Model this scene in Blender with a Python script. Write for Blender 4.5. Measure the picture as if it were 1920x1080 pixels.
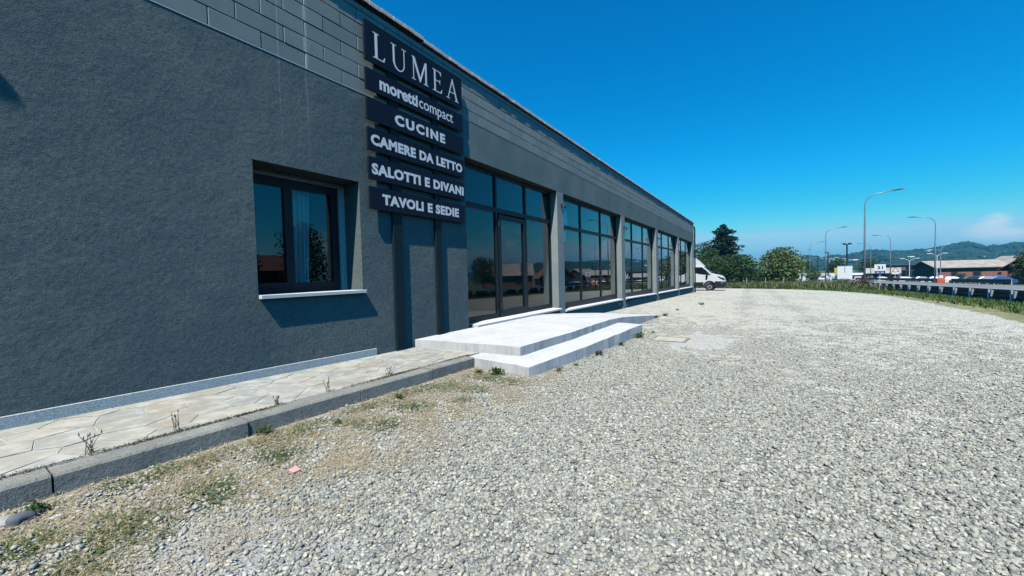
import bpy, bmesh, math, random
import numpy as np
from mathutils import Vector, Matrix

for o in list(bpy.data.objects):
    bpy.data.objects.remove(o)
random.seed(7)
RNG = np.random.default_rng(11)
SC = bpy.context.scene
COL = SC.collection

# ------------------------------------------------------------------ camera
CZ = 1.15
AX = np.array([[0.84515115, -0.00270448, -0.53452055],
               [0.53396059, -0.04176738, 0.8444771],
               [-0.0246094, -0.9991237, -0.03385566]])
cam_data = bpy.data.cameras.new('camera')
cam_data.sensor_width = 36.0
cam_data.lens = 36.0 * 740 / 1920
cam_data.clip_start = 0.05
cam_data.clip_end = 12000
cam = bpy.data.objects.new('camera', cam_data)
COL.objects.link(cam)
mw = Matrix.Identity(4)
for r in range(3):
    mw[r][0] = AX[r][0]; mw[r][1] = -AX[r][1]; mw[r][2] = -AX[r][2]
mw[2][3] = CZ
cam.matrix_world = mw
SC.camera = cam

# ------------------------------------------------------------------ light
SUN_TO = Vector((1.0, -3.67, 5.9)).normalized()
SUN_EL = math.asin(SUN_TO.z)
SUN_AZ = math.atan2(SUN_TO.x, SUN_TO.y)
sd = bpy.data.lights.new('sun', 'SUN')
sd.energy = 5.0
sd.angle = math.radians(0.5)
sd.color = (1.0, 0.97, 0.885)
so = bpy.data.objects.new('sun', sd)
COL.objects.link(so)
so.rotation_euler = SUN_TO.to_track_quat('Z', 'Y').to_euler()
so.location = (20, -40, 60)

world = bpy.data.worlds.new('World')
SC.world = world
world.use_nodes = True
wn = world.node_tree.nodes; wl = world.node_tree.links
wn.clear()
w_out = wn.new('ShaderNodeOutputWorld')
w_bg = wn.new('ShaderNodeBackground')
w_bg.inputs['Strength'].default_value = 0.10
sky = wn.new('ShaderNodeTexSky')
sky.sky_type = 'NISHITA'
sky.sun_disc = False
sky.sun_elevation = SUN_EL
sky.sun_rotation = SUN_AZ
sky.altitude = 200
sky.air_density = 1.0
sky.dust_density = 0.0
sky.ozone_density = 3.0
# deep-blue rendition of the clear sky: one response curve per channel
w_sp = wn.new('ShaderNodeSeparateColor'); wl.new(sky.outputs[0], w_sp.inputs[0])
w_hs = wn.new('ShaderNodeCombineColor')
for i_, (k_in, p_, k_out) in enumerate(((.1846, 4.0, 3.1), (.1047, 1.05, 9.68), (.170, .85, 7.84))):
    a_ = wn.new('ShaderNodeMath'); a_.operation = 'MULTIPLY'; a_.inputs[1].default_value = k_in
    b_ = wn.new('ShaderNodeMath'); b_.operation = 'POWER'; b_.inputs[1].default_value = p_
    c_ = wn.new('ShaderNodeMath'); c_.operation = 'MULTIPLY'; c_.inputs[1].default_value = k_out
    wl.new(w_sp.outputs[i_], a_.inputs[0]); wl.new(a_.outputs[0], b_.inputs[0]); wl.new(b_.outputs[0], c_.inputs[0])
    d_ = wn.new('ShaderNodeMath'); d_.operation = 'MINIMUM'; d_.inputs[1].default_value = (3.3, 6.4, 8.0)[i_]
    wl.new(c_.outputs[0], d_.inputs[0]); wl.new(d_.outputs[0], w_hs.inputs[i_])
# low cumulus along the horizon
tc = wn.new('ShaderNodeTexCoord')
sep = wn.new('ShaderNodeSeparateXYZ')
wl.new(tc.outputs['Generated'], sep.inputs[0])
mp = wn.new('ShaderNodeMapping')
mp.inputs['Scale'].default_value = (9.0, 9.0, 15.0)
mp.inputs['Location'].default_value = (2.3, 0.4, 0.9)
wl.new(tc.outputs['Generated'], mp.inputs[0])
nz = wn.new('ShaderNodeTexNoise')
nz.inputs['Scale'].default_value = 1.0
nz.inputs['Detail'].default_value = 7.0
nz.inputs['Roughness'].default_value = 0.55
wl.new(mp.outputs[0], nz.inputs['Vector'])
cr = wn.new('ShaderNodeMapRange'); cr.interpolation_type = 'SMOOTHSTEP'
cr.inputs['From Min'].default_value = 0.50; cr.inputs['From Max'].default_value = 0.66
wl.new(nz.outputs['Fac'], cr.inputs['Value'])
e1 = wn.new('ShaderNodeMapRange'); e1.interpolation_type = 'SMOOTHSTEP'
e1.inputs['From Min'].default_value = 0.02; e1.inputs['From Max'].default_value = 0.05
wl.new(sep.outputs['Z'], e1.inputs['Value'])
e2 = wn.new('ShaderNodeMapRange'); e2.interpolation_type = 'SMOOTHSTEP'
e2.inputs['From Min'].default_value = 0.135; e2.inputs['From Max'].default_value = 0.07
wl.new(sep.outputs['Z'], e2.inputs['Value'])
m1 = wn.new('ShaderNodeMath'); m1.operation = 'MULTIPLY'
m2 = wn.new('ShaderNodeMath'); m2.operation = 'MULTIPLY'
wl.new(cr.outputs[0], m1.inputs[0]); wl.new(e1.outputs[0], m1.inputs[1])
wl.new(m1.outputs[0], m2.inputs[0]); wl.new(e2.outputs[0], m2.inputs[1])
e3 = wn.new('ShaderNodeMapRange'); e3.interpolation_type = 'SMOOTHSTEP'
e3.inputs['From Min'].default_value = 0.24; e3.inputs['From Max'].default_value = 0.33
wl.new(sep.outputs['X'], e3.inputs['Value'])
m3 = wn.new('ShaderNodeMath'); m3.operation = 'MULTIPLY'
wl.new(m2.outputs[0], m3.inputs[0]); wl.new(e3.outputs[0], m3.inputs[1])
wm = wn.new('ShaderNodeMix'); wm.data_type = 'RGBA'
wl.new(m3.outputs[0], wm.inputs['Factor'])
wl.new(w_hs.outputs[0], wm.inputs[6])
wm.inputs[7].default_value = (6.0, 7.7, 8.4, 1)
wl.new(wm.outputs[2], w_bg.inputs['Color'])
wl.new(w_bg.outputs[0], w_out.inputs['Surface'])

SC.view_settings.view_transform = 'Standard'
SC.view_settings.look = 'None'
SC.view_settings.exposure = 0.25
SC.view_settings.gamma = 1.0
SC.render.engine = 'CYCLES'
SC.cycles.max_bounces = 8
SC.cycles.diffuse_bounces = 0
SC.cycles.transparent_max_bounces = 16

# ------------------------------------------------------------------ helpers
def tag(o, label=None, cat=None, group=None, kind=None):
    if label: o['label'] = label
    if cat: o['category'] = cat
    if group: o['group'] = group
    if kind: o['kind'] = kind
    return o

def thing(name, label, cat, loc=(0, 0, 0), rz=0.0, group=None):
    o = bpy.data.objects.new(name, None)
    o.empty_display_size = 0.2
    COL.objects.link(o)
    o.location = loc; o.rotation_euler = (0, 0, rz)
    return tag(o, label, cat, group)

def copy_tree(o, parent=None):
    c = o.copy(); COL.objects.link(c); c.parent = parent
    for ch in list(o.children):
        copy_tree(ch, c)
    return c

def link_mesh(name, me, mat=None, parent=None, loc=None):
    o = bpy.data.objects.new(name, me)
    COL.objects.link(o)
    if mat is not None and len(me.materials) == 0:
        me.materials.append(mat)
    if parent is not None: o.parent = parent
    if loc is not None: o.location = loc
    return o

class MB:
    """mesh builder; world (or local) coordinates"""
    def __init__(s): s.v = []; s.f = []
    def add(s, vs, fs):
        b = len(s.v); s.v += [tuple(map(float, p)) for p in vs]
        s.f += [tuple(b + i for i in f) for f in fs]; return s
    def box(s, x0, x1, y0, y1, z0, z1):
        return s.add([(x0, y0, z0), (x1, y0, z0), (x1, y1, z0), (x0, y1, z0), (x0, y0, z1), (x1, y0, z1), (x1, y1, z1), (x0, y1, z1)],
                     [(0, 3, 2, 1), (4, 5, 6, 7), (0, 1, 5, 4), (1, 2, 6, 5), (2, 3, 7, 6), (3, 0, 4, 7)])
    def bbox(s, x0, x1, y0, y1, z0, z1, b=0.004):
        """box with chamfered edges (24 verts)"""
        X = (x0, x1); Y = (y0, y1); Z = (z0, z1)
        vs = []; idx = {}
        for i in (0, 1):
            for j in (0, 1):
                for k in (0, 1):
                    sx = b if i == 0 else -b; sy = b if j == 0 else -b; sz = b if k == 0 else -b
                    idx[i, j, k, 0] = len(vs); vs.append((X[i], Y[j] + sy, Z[k] + sz))
                    idx[i, j, k, 1] = len(vs); vs.append((X[i] + sx, Y[j], Z[k] + sz))
                    idx[i, j, k, 2] = len(vs); vs.append((X[i] + sx, Y[j] + sy, Z[k]))
        fs = []
        q = [(0, 0), (1, 0), (1, 1), (0, 1)]
        for i in (0, 1):
            a = [idx[i, p[0], p[1], 0] for p in q]; fs.append(a if i else a[::-1])
            a = [idx[p[0], i, p[1], 1] for p in q]; fs.append(a[::-1] if i else a)
            a = [idx[p[0], p[1], i, 2] for p in q]; fs.append(a if i else a[::-1])
        for i in (0, 1):
            for j in (0, 1):
                a = [idx[i, j, 0, 0], idx[i, j, 0, 1], idx[i, j, 1, 1], idx[i, j, 1, 0]]; fs.append(a if (i ^ j) else a[::-1])
                a = [idx[i, 0, j, 0], idx[i, 0, j, 2], idx[i, 1, j, 2], idx[i, 1, j, 0]]; fs.append(a[::-1] if (i ^ j) else a)
                a = [idx[0, i, j, 1], idx[0, i, j, 2], idx[1, i, j, 2], idx[1, i, j, 1]]; fs.append(a if (i ^ j) else a[::-1])
        for i in (0, 1):
            for j in (0, 1):
                for k in (0, 1):
                    a = [idx[i, j, k, n] for n in range(3)]
                    fs.append(a if (i + j + k) % 2 else a[::-1])
        return s.add(vs, fs)
    def prism(s, poly, z0, z1):
        """poly: list of (x,y) ccw, z0/z1 floats or functions"""
        n = len(poly)
        f0 = z0 if callable(z0) else (lambda x, y: z0)
        f1 = z1 if callable(z1) else (lambda x, y: z1)
        vs = [(x, y, f0(x, y)) for x, y in poly] + [(x, y, f1(x, y)) for x, y in poly]
        fs = [tuple(range(n))[::-1], tuple(range(n, 2 * n))]
        fs += [(i, (i + 1) % n, n + (i + 1) % n, n + i) for i in range(n)]
        return s.add(vs, fs)
    def prism_y(s, poly, y0, y1):
        """poly in (x,z); extruded along y"""
        n = len(poly)
        vs = [(x, y0, z) for x, z in poly] + [(x, y1, z) for x, z in poly]
        fs = [tuple(range(n)), tuple(range(n, 2 * n))[::-1]]
        fs += [((i + 1) % n, i, n + i, n + (i + 1) % n) for i in range(n)]
        return s.add(vs, fs)
    def prism_x(s, poly, x0, x1):
        """poly in (y,z) ccw seen from +x"""
        n = len(poly)
        vs = [(x0, y, z) for y, z in poly] + [(x1, y, z) for y, z in poly]
        fs = [tuple(range(n))[::-1], tuple(range(n, 2 * n))]
        fs += [(i, (i + 1) % n, n + (i + 1) % n, n + i) for i in range(n)]
        return s.add(vs, fs)
    def tube(s, path, radii, n=8, caps=True):
        if not hasattr(radii, '__len__'): radii = [radii] * len(path)
        P = [Vector(p) for p in path]; base = len(s.v); ref = None
        for i, p in enumerate(P):
            t = (P[min(i + 1, len(P) - 1)] - P[max(i - 1, 0)]).normalized()
            if ref is None:
                ref = Vector((1, 0, 0)) if abs(t.x) < 0.9 else Vector((0, 1, 0))
            u = (ref - t * ref.dot(t)).normalized(); w = t.cross(u); ref = u
            for k in range(n):
                a = 2 * math.pi * k / n
                s.v.append(tuple(p + (u * math.cos(a) + w * math.sin(a)) * radii[i]))
        for i in range(len(P) - 1):
            for k in range(n):
                a = base + i * n + k; b = base + i * n + (k + 1) % n
                s.f.append((a, b, b + n, a + n))
        if caps:
            s.f.append(tuple(base + k for k in range(n))[::-1])
            s.f.append(tuple(base + (len(P) - 1) * n + k for k in range(n)))
        return s
    def mesh(s, name, off=(0, 0, 0)):
        me = bpy.data.meshes.new(name)
        v = [(p[0] - off[0], p[1] - off[1], p[2] - off[2]) for p in s.v]
        me.from_pydata(v, [], s.f)
        bm = bmesh.new(); bm.from_mesh(me)
        bmesh.ops.recalc_face_normals(bm, faces=bm.faces)
        bm.to_mesh(me); bm.free()
        me.update()
        return me
    def build(s, name, mat, parent=None, smooth=False, off=None):
        if off is None:
            off = (0, 0, 0)
            p = parent
            while p is not None:
                off = tuple(off[i] + p.location[i] for i in range(3)); p = p.parent
        me = s.mesh(name, off)
        o = link_mesh(name, me, mat, parent)
        if smooth: me.shade_smooth()
        return o

def np_mesh(name, V, F, mat=None, cols=None, parent=None):
    """V (n,3), F (m,k) arrays; cols per-vertex (n,3)"""
    me = bpy.data.meshes.new(name)
    m, k = F.shape
    me.vertices.add(len(V)); me.vertices.foreach_set('co', np.ascontiguousarray(V, dtype=np.float32).ravel())
    me.loops.add(m * k); me.loops.foreach_set('vertex_index', np.ascontiguousarray(F, dtype=np.int32).ravel())
    me.polygons.add(m)
    me.polygons.foreach_set('loop_start', np.arange(0, m * k, k, dtype=np.int32))
    if cols is not None:
        ca = me.color_attributes.new('tint', 'FLOAT_COLOR', 'POINT')
        c4 = np.ones((len(V), 4), dtype=np.float32); c4[:, :3] = cols
        ca.data.foreach_set('color', c4.ravel())
    me.update(calc_edges=True)
    me.validate()
    me.shade_flat()
    return link_mesh(name, me, mat, parent)

def smoothstep(t):
    t = np.clip(t, 0, 1); return t * t * (3 - 2 * t)

def gy(y):
    y = np.clip(y, -25, 170)
    return np.where(y < 6, -.0235 * y, -.141 - .01824 * (y - 6))
def G(x, y):
    """terrain height"""
    x = np.asarray(x, float); y = np.asarray(y, float)
    return gy(y) - .2 * smoothstep((x - 6) / 3) - .5 * smoothstep((x - 26) / 2.5)
def g(x, y): return float(G(x, y))

# ------------------------------------------------------------------ materials
MATS = {}
class NT:
    def __init__(s, name):
        s.m = bpy.data.materials.new(name); s.m.use_nodes = True
        s.n = s.m.node_tree.nodes; s.l = s.m.node_tree.links
        s.p = s.n['Principled BSDF']; s.out = s.n['Material Output']
        g_ = s.n.new('ShaderNodeNewGeometry'); s.pos = g_.outputs['Position']; s.geo = g_
        MATS[name] = s.m
    def new(s, t, **kw):
        n = s.n.new(t)
        for k, v in kw.items(): setattr(n, k, v)
        return n
    def noise(s, scale, detail=4, rough=.55, vec=None, sc=None, dist=0):
        v = vec or s.pos
        if sc:
            mpn = s.new('ShaderNodeMapping'); mpn.inputs['Scale'].default_value = sc
            s.l.new(v, mpn.inputs[0]); v = mpn.outputs[0]
        n = s.new('ShaderNodeTexNoise')
        n.inputs['Scale'].default_value = scale; n.inputs['Detail'].default_value = detail
        n.inputs['Roughness'].default_value = rough; n.inputs['Distortion'].default_value = dist
        s.l.new(v, n.inputs['Vector']); return n.outputs['Fac']
    def voro(s, scale, feature='F1', vec=None, out='Distance', rnd=1.0):
        n = s.new('ShaderNodeTexVoronoi'); n.feature = feature
        n.inputs['Scale'].default_value = scale; n.inputs['Randomness'].default_value = rnd
        s.l.new(vec or s.pos, n.inputs['Vector']); return n.outputs[out]
    def ramp(s, fac, stops, interp='LINEAR'):
        r = s.new('ShaderNodeValToRGB'); r.color_ramp.interpolation = interp
        el = r.color_ramp.elements
        while len(el) < len(stops): el.new(0.5)
        for e, (p, c) in zip(el, stops):
            e.position = p; e.color = (c[0], c[1], c[2], 1) if hasattr(c, '__len__') else (c, c, c, 1)
        s.l.new(fac, r.inputs[0]); return r.outputs[0]
    def rng(s, fac, a, b, c=0., d=1.):
        r = s.new('ShaderNodeMapRange'); r.interpolation_type = 'SMOOTHSTEP'
        for k, v in zip(('From Min', 'From Max', 'To Min', 'To Max'), (a, b, c, d)): r.inputs[k].default_value = v
        s.l.new(fac, r.inputs['Value']); return r.outputs[0]
    def mix(s, fac, a, b, mode='MIX'):
        m = s.new('ShaderNodeMix'); m.data_type = 'RGBA'; m.blend_type = mode
        for sock, v in ((m.inputs['Factor'], fac), (m.inputs[6], a), (m.inputs[7], b)):
            if isinstance(v, (int, float)): sock.default_value = v
            elif isinstance(v, (tuple, list)): sock.default_value = (v[0], v[1], v[2], 1)
            else: s.l.new(v, sock)
        return m.outputs[2]
    def math(s, op, a, b=None):
        m = s.new('ShaderNodeMath'); m.operation = op
        for i, v in enumerate((a, b)):
            if v is None: continue
            if isinstance(v, (int, float)): m.inputs[i].default_value = v
            else: s.l.new(v, m.inputs[i])
        return m.outputs[0]
    def bump(s, h, strength=.3, dist=.01):
        b = s.new('ShaderNodeBump'); b.inputs['Strength'].default_value = strength
        b.inputs['Distance'].default_value = dist
        s.l.new(h, b.inputs['Height']); s.l.new(b.outputs[0], s.p.inputs['Normal']); return b
    def col(s, c):
        if isinstance(c, (tuple, list)): s.p.inputs['Base Color'].default_value = (c[0], c[1], c[2], 1)
        else: s.l.new(c, s.p.inputs['Base Color'])
    def rough(s, v):
        if isinstance(v, (int, float)): s.p.inputs['Roughness'].default_value = v
        else: s.l.new(v, s.p.inputs['Roughness'])
    def attr(s, name='tint'):
        a = s.new('ShaderNodeAttribute'); a.attribute_name = name; return a.outputs['Color']
    def objrand(s):
        return s.new('ShaderNodeObjectInfo').outputs['Random']

def M_plain(name, c, rough=.6, var=.12, scale=6, metal=0., bump=0., bscale=60, bdist=.004):
    t = NT(name)
    n = t.noise(scale, 5)
    t.col(t.mix(n, tuple(x * (1 - var) for x in c), tuple(min(1, x * (1 + var)) for x in c)))
    t.rough(rough); t.p.inputs['Metallic'].default_value = metal
    if bump: t.bump(t.noise(bscale, 4), bump, bdist)
    return t.m

def make_materials():
    # grey stucco, trowelled
    t = NT('stucco')
    big = t.noise(.55, 4, .6)
    mid = t.noise(3.5, 5, .6)
    streak = t.noise(1.0, 4, .6, sc=(1, 5.0, .35))
    c = t.mix(t.rng(big, .32, .68), (.120, .160, .158), (.190, .218, .198))
    c = t.mix(t.math('MULTIPLY', t.rng(mid, .35, .75), .4), c, (.085, .135, .148))
    c = t.mix(t.math('MULTIPLY', t.rng(t.noise(11, 5, .7), .50, .72), .38), c, (.07, .11, .125))
    c = t.mix(t.math('MULTIPLY', t.rng(streak, .62, .8), .25), c, (.21, .26, .26))
    sx = t.new('ShaderNodeSeparateXYZ'); t.l.new(t.pos, sx.inputs[0])
    for dy_, ww, amt in ((2.50, .012, .35), (2.82, .02, .28)):
        dd = t.math('ABSOLUTE', t.math('SUBTRACT', t.math('ADD', sx.outputs['Y'], t.math('MULTIPLY', t.noise(3, 3), .03)), dy_ + .015))
        c = t.mix(t.math('MULTIPLY', t.math('MULTIPLY', t.rng(dd, ww, ww * .2), t.rng(sx.outputs['Z'], 2.3, 3.7)), amt), c, (.5, .52, .5))
    spk = t.voro(3.1, 'F1'); c = t.mix(t.rng(spk, .012, .006), c, (.55, .55, .52))
    gz = t.noise(38, 5, .75); c = t.mix(t.rng(gz, .30, .70), t.mix(.42, c, (.05, .08, .095)), t.mix(.12, c, (.4, .45, .46)))
    t.col(c); t.rough(.9)
    t.p.inputs['Specular IOR Level'].default_value = .25
    f1 = t.noise(95, 6, .7); f2 = t.noise(22, 4, .6); f3 = t.noise(5, 3, .5)
    h = t.math('ADD', t.math('MULTIPLY', f1, .45), t.math('ADD', t.math('MULTIPLY', f2, .5), t.math('MULTIPLY', f3, .9)))
    t.bump(h, .85, .010)
    # lighter, smoother stucco of lintel and pillars
    t = NT('stucco_fine')
    big = t.noise(1.1, 5, .65)
    streak = t.noise(1.0, 4, .6, sc=(2, 4.0, .4))
    c = t.mix(t.rng(big, .3, .7), (.135, .188, .184), (.200, .24, .228))
    c = t.mix(t.math('MULTIPLY', t.rng(streak, .55, .8), .5), c, (.25, .30, .295))
    t.col(c); t.rough(.88); t.p.inputs['Specular IOR Level'].default_value = .25
    t.bump(t.math('ADD', t.noise(90, 5, .7), t.noise(8, 4, .6)), .5, .006)
    t = NT('stucco_pillar')
    c = t.mix(t.rng(t.noise(1.6, 5, .65), .3, .7), (.24, .285, .285), (.31, .345, .335))
    c = t.mix(t.math('MULTIPLY', t.rng(t.noise(1.0, 4, .6, sc=(2, 4.0, .4)), .55, .8), .5), c, (.36, .385, .375))
    t.col(c); t.rough(.88); t.p.inputs['Specular IOR Level'].default_value = .25
    t.bump(t.math('ADD', t.noise(90, 5, .7), t.noise(8, 4, .6)), .4, .005)
    # painted concrete block
    t = NT('painted_block')
    rnd = t.objrand()
    c = t.mix(rnd, (.235, .278, .268), (.290, .325, .305))
    c = t.mix(t.math('MULTIPLY', t.rng(t.noise(2.5, 5), .4, .75), .4), c, (.165, .225, .24))
    drip = t.noise(1.0, 3, .5, sc=(1, 5.5, .12))
    c = t.mix(t.math('MULTIPLY', t.rng(drip, .67, .74), .25), c, (.46, .50, .50))
    sx = t.new('ShaderNodeSeparateXYZ'); t.l.new(t.pos, sx.inputs[0])
    for dy_, ww, amt in ((2.50, .008, .55), (2.82, .03, .6)):
        dd = t.math('ABSOLUTE', t.math('SUBTRACT', t.math('ADD', sx.outputs['Y'], t.math('MULTIPLY', t.noise(5, 3), .03)), dy_ + .015))
        c = t.mix(t.math('MULTIPLY', t.rng(dd, ww, ww * .2), amt), c, (.62, .64, .62))
    t.col(c); t.rough(.8); t.p.inputs['Specular IOR Level'].default_value = .3
    t.bump(t.math('ADD', t.noise(45, 5, .6), t.noise(6, 3)), .3, .003)
    M_plain('mortar', (.10, .112, .118), .9, .2, 8, bump=.4)
    # terracotta/stone coping
    t = NT('coping')
    rnd = t.objrand()
    c = t.mix(rnd, (.66, .53, .46), (.74, .66, .60))
    c = t.mix(t.rng(t.noise(18, 5), .45, .75), c, (.50, .42, .38))
    t.col(c); t.rough(.85); t.bump(t.noise(60, 4), .4, .004)
    # granite
    t = NT('granite')
    sp = t.voro(190, 'F1', out='Color'); bw = t.new('ShaderNodeRGBToBW'); t.l.new(sp, bw.inputs[0])
    c = t.ramp(bw.outputs[0], [(0, (.16, .18, .18)), (.25, (.42, .46, .46)), (.55, (.62, .66, .65)), (1, (.82, .84, .82))])
    t.col(c); t.rough(.55)
    # pale concrete (steps, sill)
    t = NT('pale_concrete')
    n1 = t.noise(2.2, 6, .65); n2 = t.noise(14, 5, .6)
    c = t.mix(t.rng(n1, .35, .7), (.58, .58, .57), (.68, .68, .665))
    c = t.mix(t.math('MULTIPLY', t.rng(n2, .5, .72), .45), c, (.44, .44, .425))
    c = t.mix(t.math('MULTIPLY', t.rng(t.noise(.9, 6, .7, dist=.6), .55, .72), .35), c, (.45, .43, .39))
    strk = t.noise(1, 4, .6, sc=(9, 9, .9))
    nz_ = t.new('ShaderNodeSeparateXYZ'); t.l.new(t.geo.outputs['Normal'], nz_.inputs[0])
    side = t.rng(nz_.outputs['Z'], .6, .3)
    c = t.mix(t.math('MULTIPLY', t.math('MULTIPLY', t.rng(strk, .45, .7), side), .55), c, (.36, .36, .35))
    t.col(c); t.rough(.85); t.bump(t.math('ADD', t.noise(70, 5), t.math('MULTIPLY', t.noise(1, 3, .5, sc=(3, 3, 40)), .8)), .3, .004)
    # kerb concrete
    t = NT('kerb_concrete')
    c = t.mix(t.rng(t.noise(3, 6, .65), .35, .7), (.25, .25, .225), (.38, .37, .325))
    c = t.mix(t.math('MULTIPLY', t.rng(t.noise(45, 5, .75), .50, .68), .7), c, (.10, .11, .105))
    t.col(c); t.rough(.9); t.bump(t.math('ADD', t.noise(80, 5, .75), t.noise(20, 4)), .8, .009)
    # flagstones
    t = NT('flagstone')
    rnd = t.objrand()
    c = t.ramp(rnd, [(0, (.36, .355, .30)), (.3, (.42, .405, .345)), (.5, (.30, .325, .31)), (.7, (.45, .42, .34)), (.85, (.37, .335, .27)), (1, (.33, .355, .345))])
    c = t.mix(t.math('MULTIPLY', t.rng(t.noise(7, 6, .65), .42, .68), .85), c, (.56, .545, .49))
    c = t.mix(t.math('MULTIPLY', t.rng(t.noise(2.3, 6, .7), .5, .7), .6), c, (.31, .29, .23))
    c = t.mix(t.math('MULTIPLY', t.rng(t.noise(30, 5, .7), .55, .75), .5), c, (.28, .27, .24))
    t.col(c); t.rough(.85); t.bump(t.math('ADD', t.noise(9, 5), t.math('MULTIPLY', t.noise(60, 4), .4)), .45, .01)
    t = NT('path_mortar')
    c = t.mix(t.rng(t.noise(5, 6, .65), .35, .7), (.44, .43, .38), (.60, .585, .53))
    c = t.mix(t.math('MULTIPLY', t.rng(t.noise(2.2, 5, .7), .55, .75), .6), c, (.36, .34, .28))
    t.col(c); t.rough(.9); t.bump(t.noise(80, 5), .5, .004)
    # gravel sheet
    t = NT('gravel_ground')
    v1 = t.new('ShaderNodeTexVoronoi'); v1.inputs['Scale'].default_value = 70; t.l.new(t.pos, v1.inputs['Vector'])
    bw = t.new('ShaderNodeRGBToBW'); t.l.new(v1.outputs['Color'], bw.inputs[0])
    c = t.ramp(bw.outputs[0], [(0, (.12, .125, .12)), (.2, (.22, .225, .215)), (.4, (.30, .30, .28)), (.6, (.38, .37, .335)), (.8, (.45, .44, .40)), (1, (.58, .57, .54))])
    edge = t.voro(70, 'DISTANCE_TO_EDGE')
    c = t.mix(t.rng(edge, .0, .16), t.mix(.45, c, (.08, .085, .085)), c)  # cell edges darkened: shade between stones painted into the colour
    big = t.noise(.22, 4, .6)
    c = t.mix(t.math('MULTIPLY', t.rng(big, .4, .65), .28), c, (.52, .49, .40))
    dust = t.noise(.6, 4, .6)
    px = t.new('ShaderNodeSeparateXYZ'); t.l.new(t.pos, px.inputs[0])
    # bare, dusty sand by the drain cover and fine grit in front of the kerb
    def spot(cx, cy, rx, ry, wob=.5):
        a = t.math('DIVIDE', t.math('SUBTRACT', px.outputs['X'], cx), rx); b = t.math('DIVIDE', t.math('SUBTRACT', px.outputs['Y'], cy), ry)
        d = t.math('ADD', t.math('MULTIPLY', a, a), t.math('MULTIPLY', b, b))
        d = t.math('ADD', d, t.math('MULTIPLY', t.math('SUBTRACT', t.noise(2.2, 5, .65), .5), wob * 3))
        return t.rng(d, 1.0, .35)
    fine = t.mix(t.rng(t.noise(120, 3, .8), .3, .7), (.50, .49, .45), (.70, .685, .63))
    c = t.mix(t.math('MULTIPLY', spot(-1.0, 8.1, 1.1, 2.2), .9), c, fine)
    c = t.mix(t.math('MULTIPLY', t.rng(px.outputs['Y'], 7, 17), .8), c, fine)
    c = t.mix(t.math('MULTIPLY', spot(-1.5, 8.2, .5, .7), .8), c, (.62, .54, .38))
    grit = t.mix(t.rng(t.noise(150, 3, .8), .3, .7), (.36, .375, .38), (.56, .57, .565))
    c = t.mix(t.math('MULTIPLY', spot(-1.9, .7, .9, .7), .55), c, grit)
    c = t.mix(t.math('MULTIPLY', spot(-2.2, 3.6, .35, .9), .5), c, grit)
    soil = t.mix(t.rng(t.noise(40, 5, .7), .3, .7), (.36, .30, .21), (.56, .48, .35))
    band = t.rng(t.math('ADD', px.outputs['X'], t.math('MULTIPLY', t.noise(1.7, 5, .65), .9)), -1.55, -2.2)
    byy = t.rng(px.outputs['Y'], 5.2, 4.2)
    c = t.mix(t.math('MULTIPLY', t.math('MULTIPLY', band, byy), .8), c, soil)
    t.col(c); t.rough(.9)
    h = t.math('ADD', t.rng(edge, 0, .35), t.math('MULTIPLY', bw.outputs[0], .6))
    t.bump(h, .6, .010)
    t = NT('pebble')
    t.col(t.mix(t.math('MULTIPLY', t.noise(140, 4), .35), t.attr(), (.30, .30, .29)))
    t.rough(.8)
    # ground cover beyond
    t = NT('field_ground')
    n1 = t.noise(.05, 6, .6); n2 = t.noise(.9, 5, .65)
    c = t.mix(t.rng(n1, .4, .65), (.075, .105, .035), (.16, .15, .07))
    c = t.mix(t.rng(n2, .4, .7), c, (.05, .08, .025))
    t.col(c); t.rough(.95); t.bump(t.noise(6, 5), .6, .1)
    t = NT('dry_verge')
    c = t.mix(t.rng(t.noise(1.6, 5, .65), .35, .65), (.30, .27, .14), (.17, .18, .07))
    t.col(c); t.rough(.95); t.bump(t.noise(30, 5), .7, .03)
    t = NT('asphalt')
    c = t.mix(t.rng(t.noise(.25, 5, .6), .35, .65), (.20, .20, .20), (.255, .252, .245))
    c = t.mix(t.math('MULTIPLY', t.noise(60, 3), .4), c, (.13, .13, .13))
    t.col(c); t.rough(.85)
    # leaves and blades: vertex tint + slight translucency
    for nm, tr in (('leaf', .28), ('blade', .22), ('needle', .12)):
        t = NT(nm)
        a = t.attr()
        t.col(a); t.rough(.62); t.p.inputs['Specular IOR Level'].default_value = .3
        tl = t.new('ShaderNodeBsdfTranslucent'); t.l.new(t.mix(.4, a, (.20, .26, .03)), tl.inputs['Color'])
        ms = t.new('ShaderNodeMixShader'); ms.inputs[0].default_value = tr
        t.l.new(t.p.outputs[0], ms.inputs[1]); t.l.new(tl.outputs[0], ms.inputs[2]); t.l.new(ms.outputs[0], t.out.inputs['Surface'])
    t = NT('straw'); t.col(t.attr()); t.rough(.8)
    M_plain('bark', (.10, .08, .06), .9, .3, 8, bump=.6)
    # glass
    t = NT('glass')
    t.n.remove(t.p)
    d = t.new('ShaderNodeVectorMath', operation='DOT_PRODUCT')
    t.l.new(t.geo.outputs['Normal'], d.inputs[0]); t.l.new(t.geo.outputs['Incoming'], d.inputs[1])
    cth = t.math('ABSOLUTE', d.outputs['Value'])
    s1 = t.math('ADD', .045, t.math('MULTIPLY', .955, t.math('POWER', t.math('SUBTRACT', 1.0, cth), 5.0)))
    sch = t.math('DIVIDE', t.math('MULTIPLY', s1, 2.0), t.math('ADD', s1, 1.0))   # both faces of the pane
    gl = t.new('ShaderNodeBsdfGlossy'); gl.inputs['Roughness'].default_value = 0.0; gl.inputs['Color'].default_value = (.95, .97, 1, 1)
    trp = t.new('ShaderNodeBsdfTransparent'); trp.inputs['Color'].default_value = (.74, .82, .83, 1)
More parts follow.
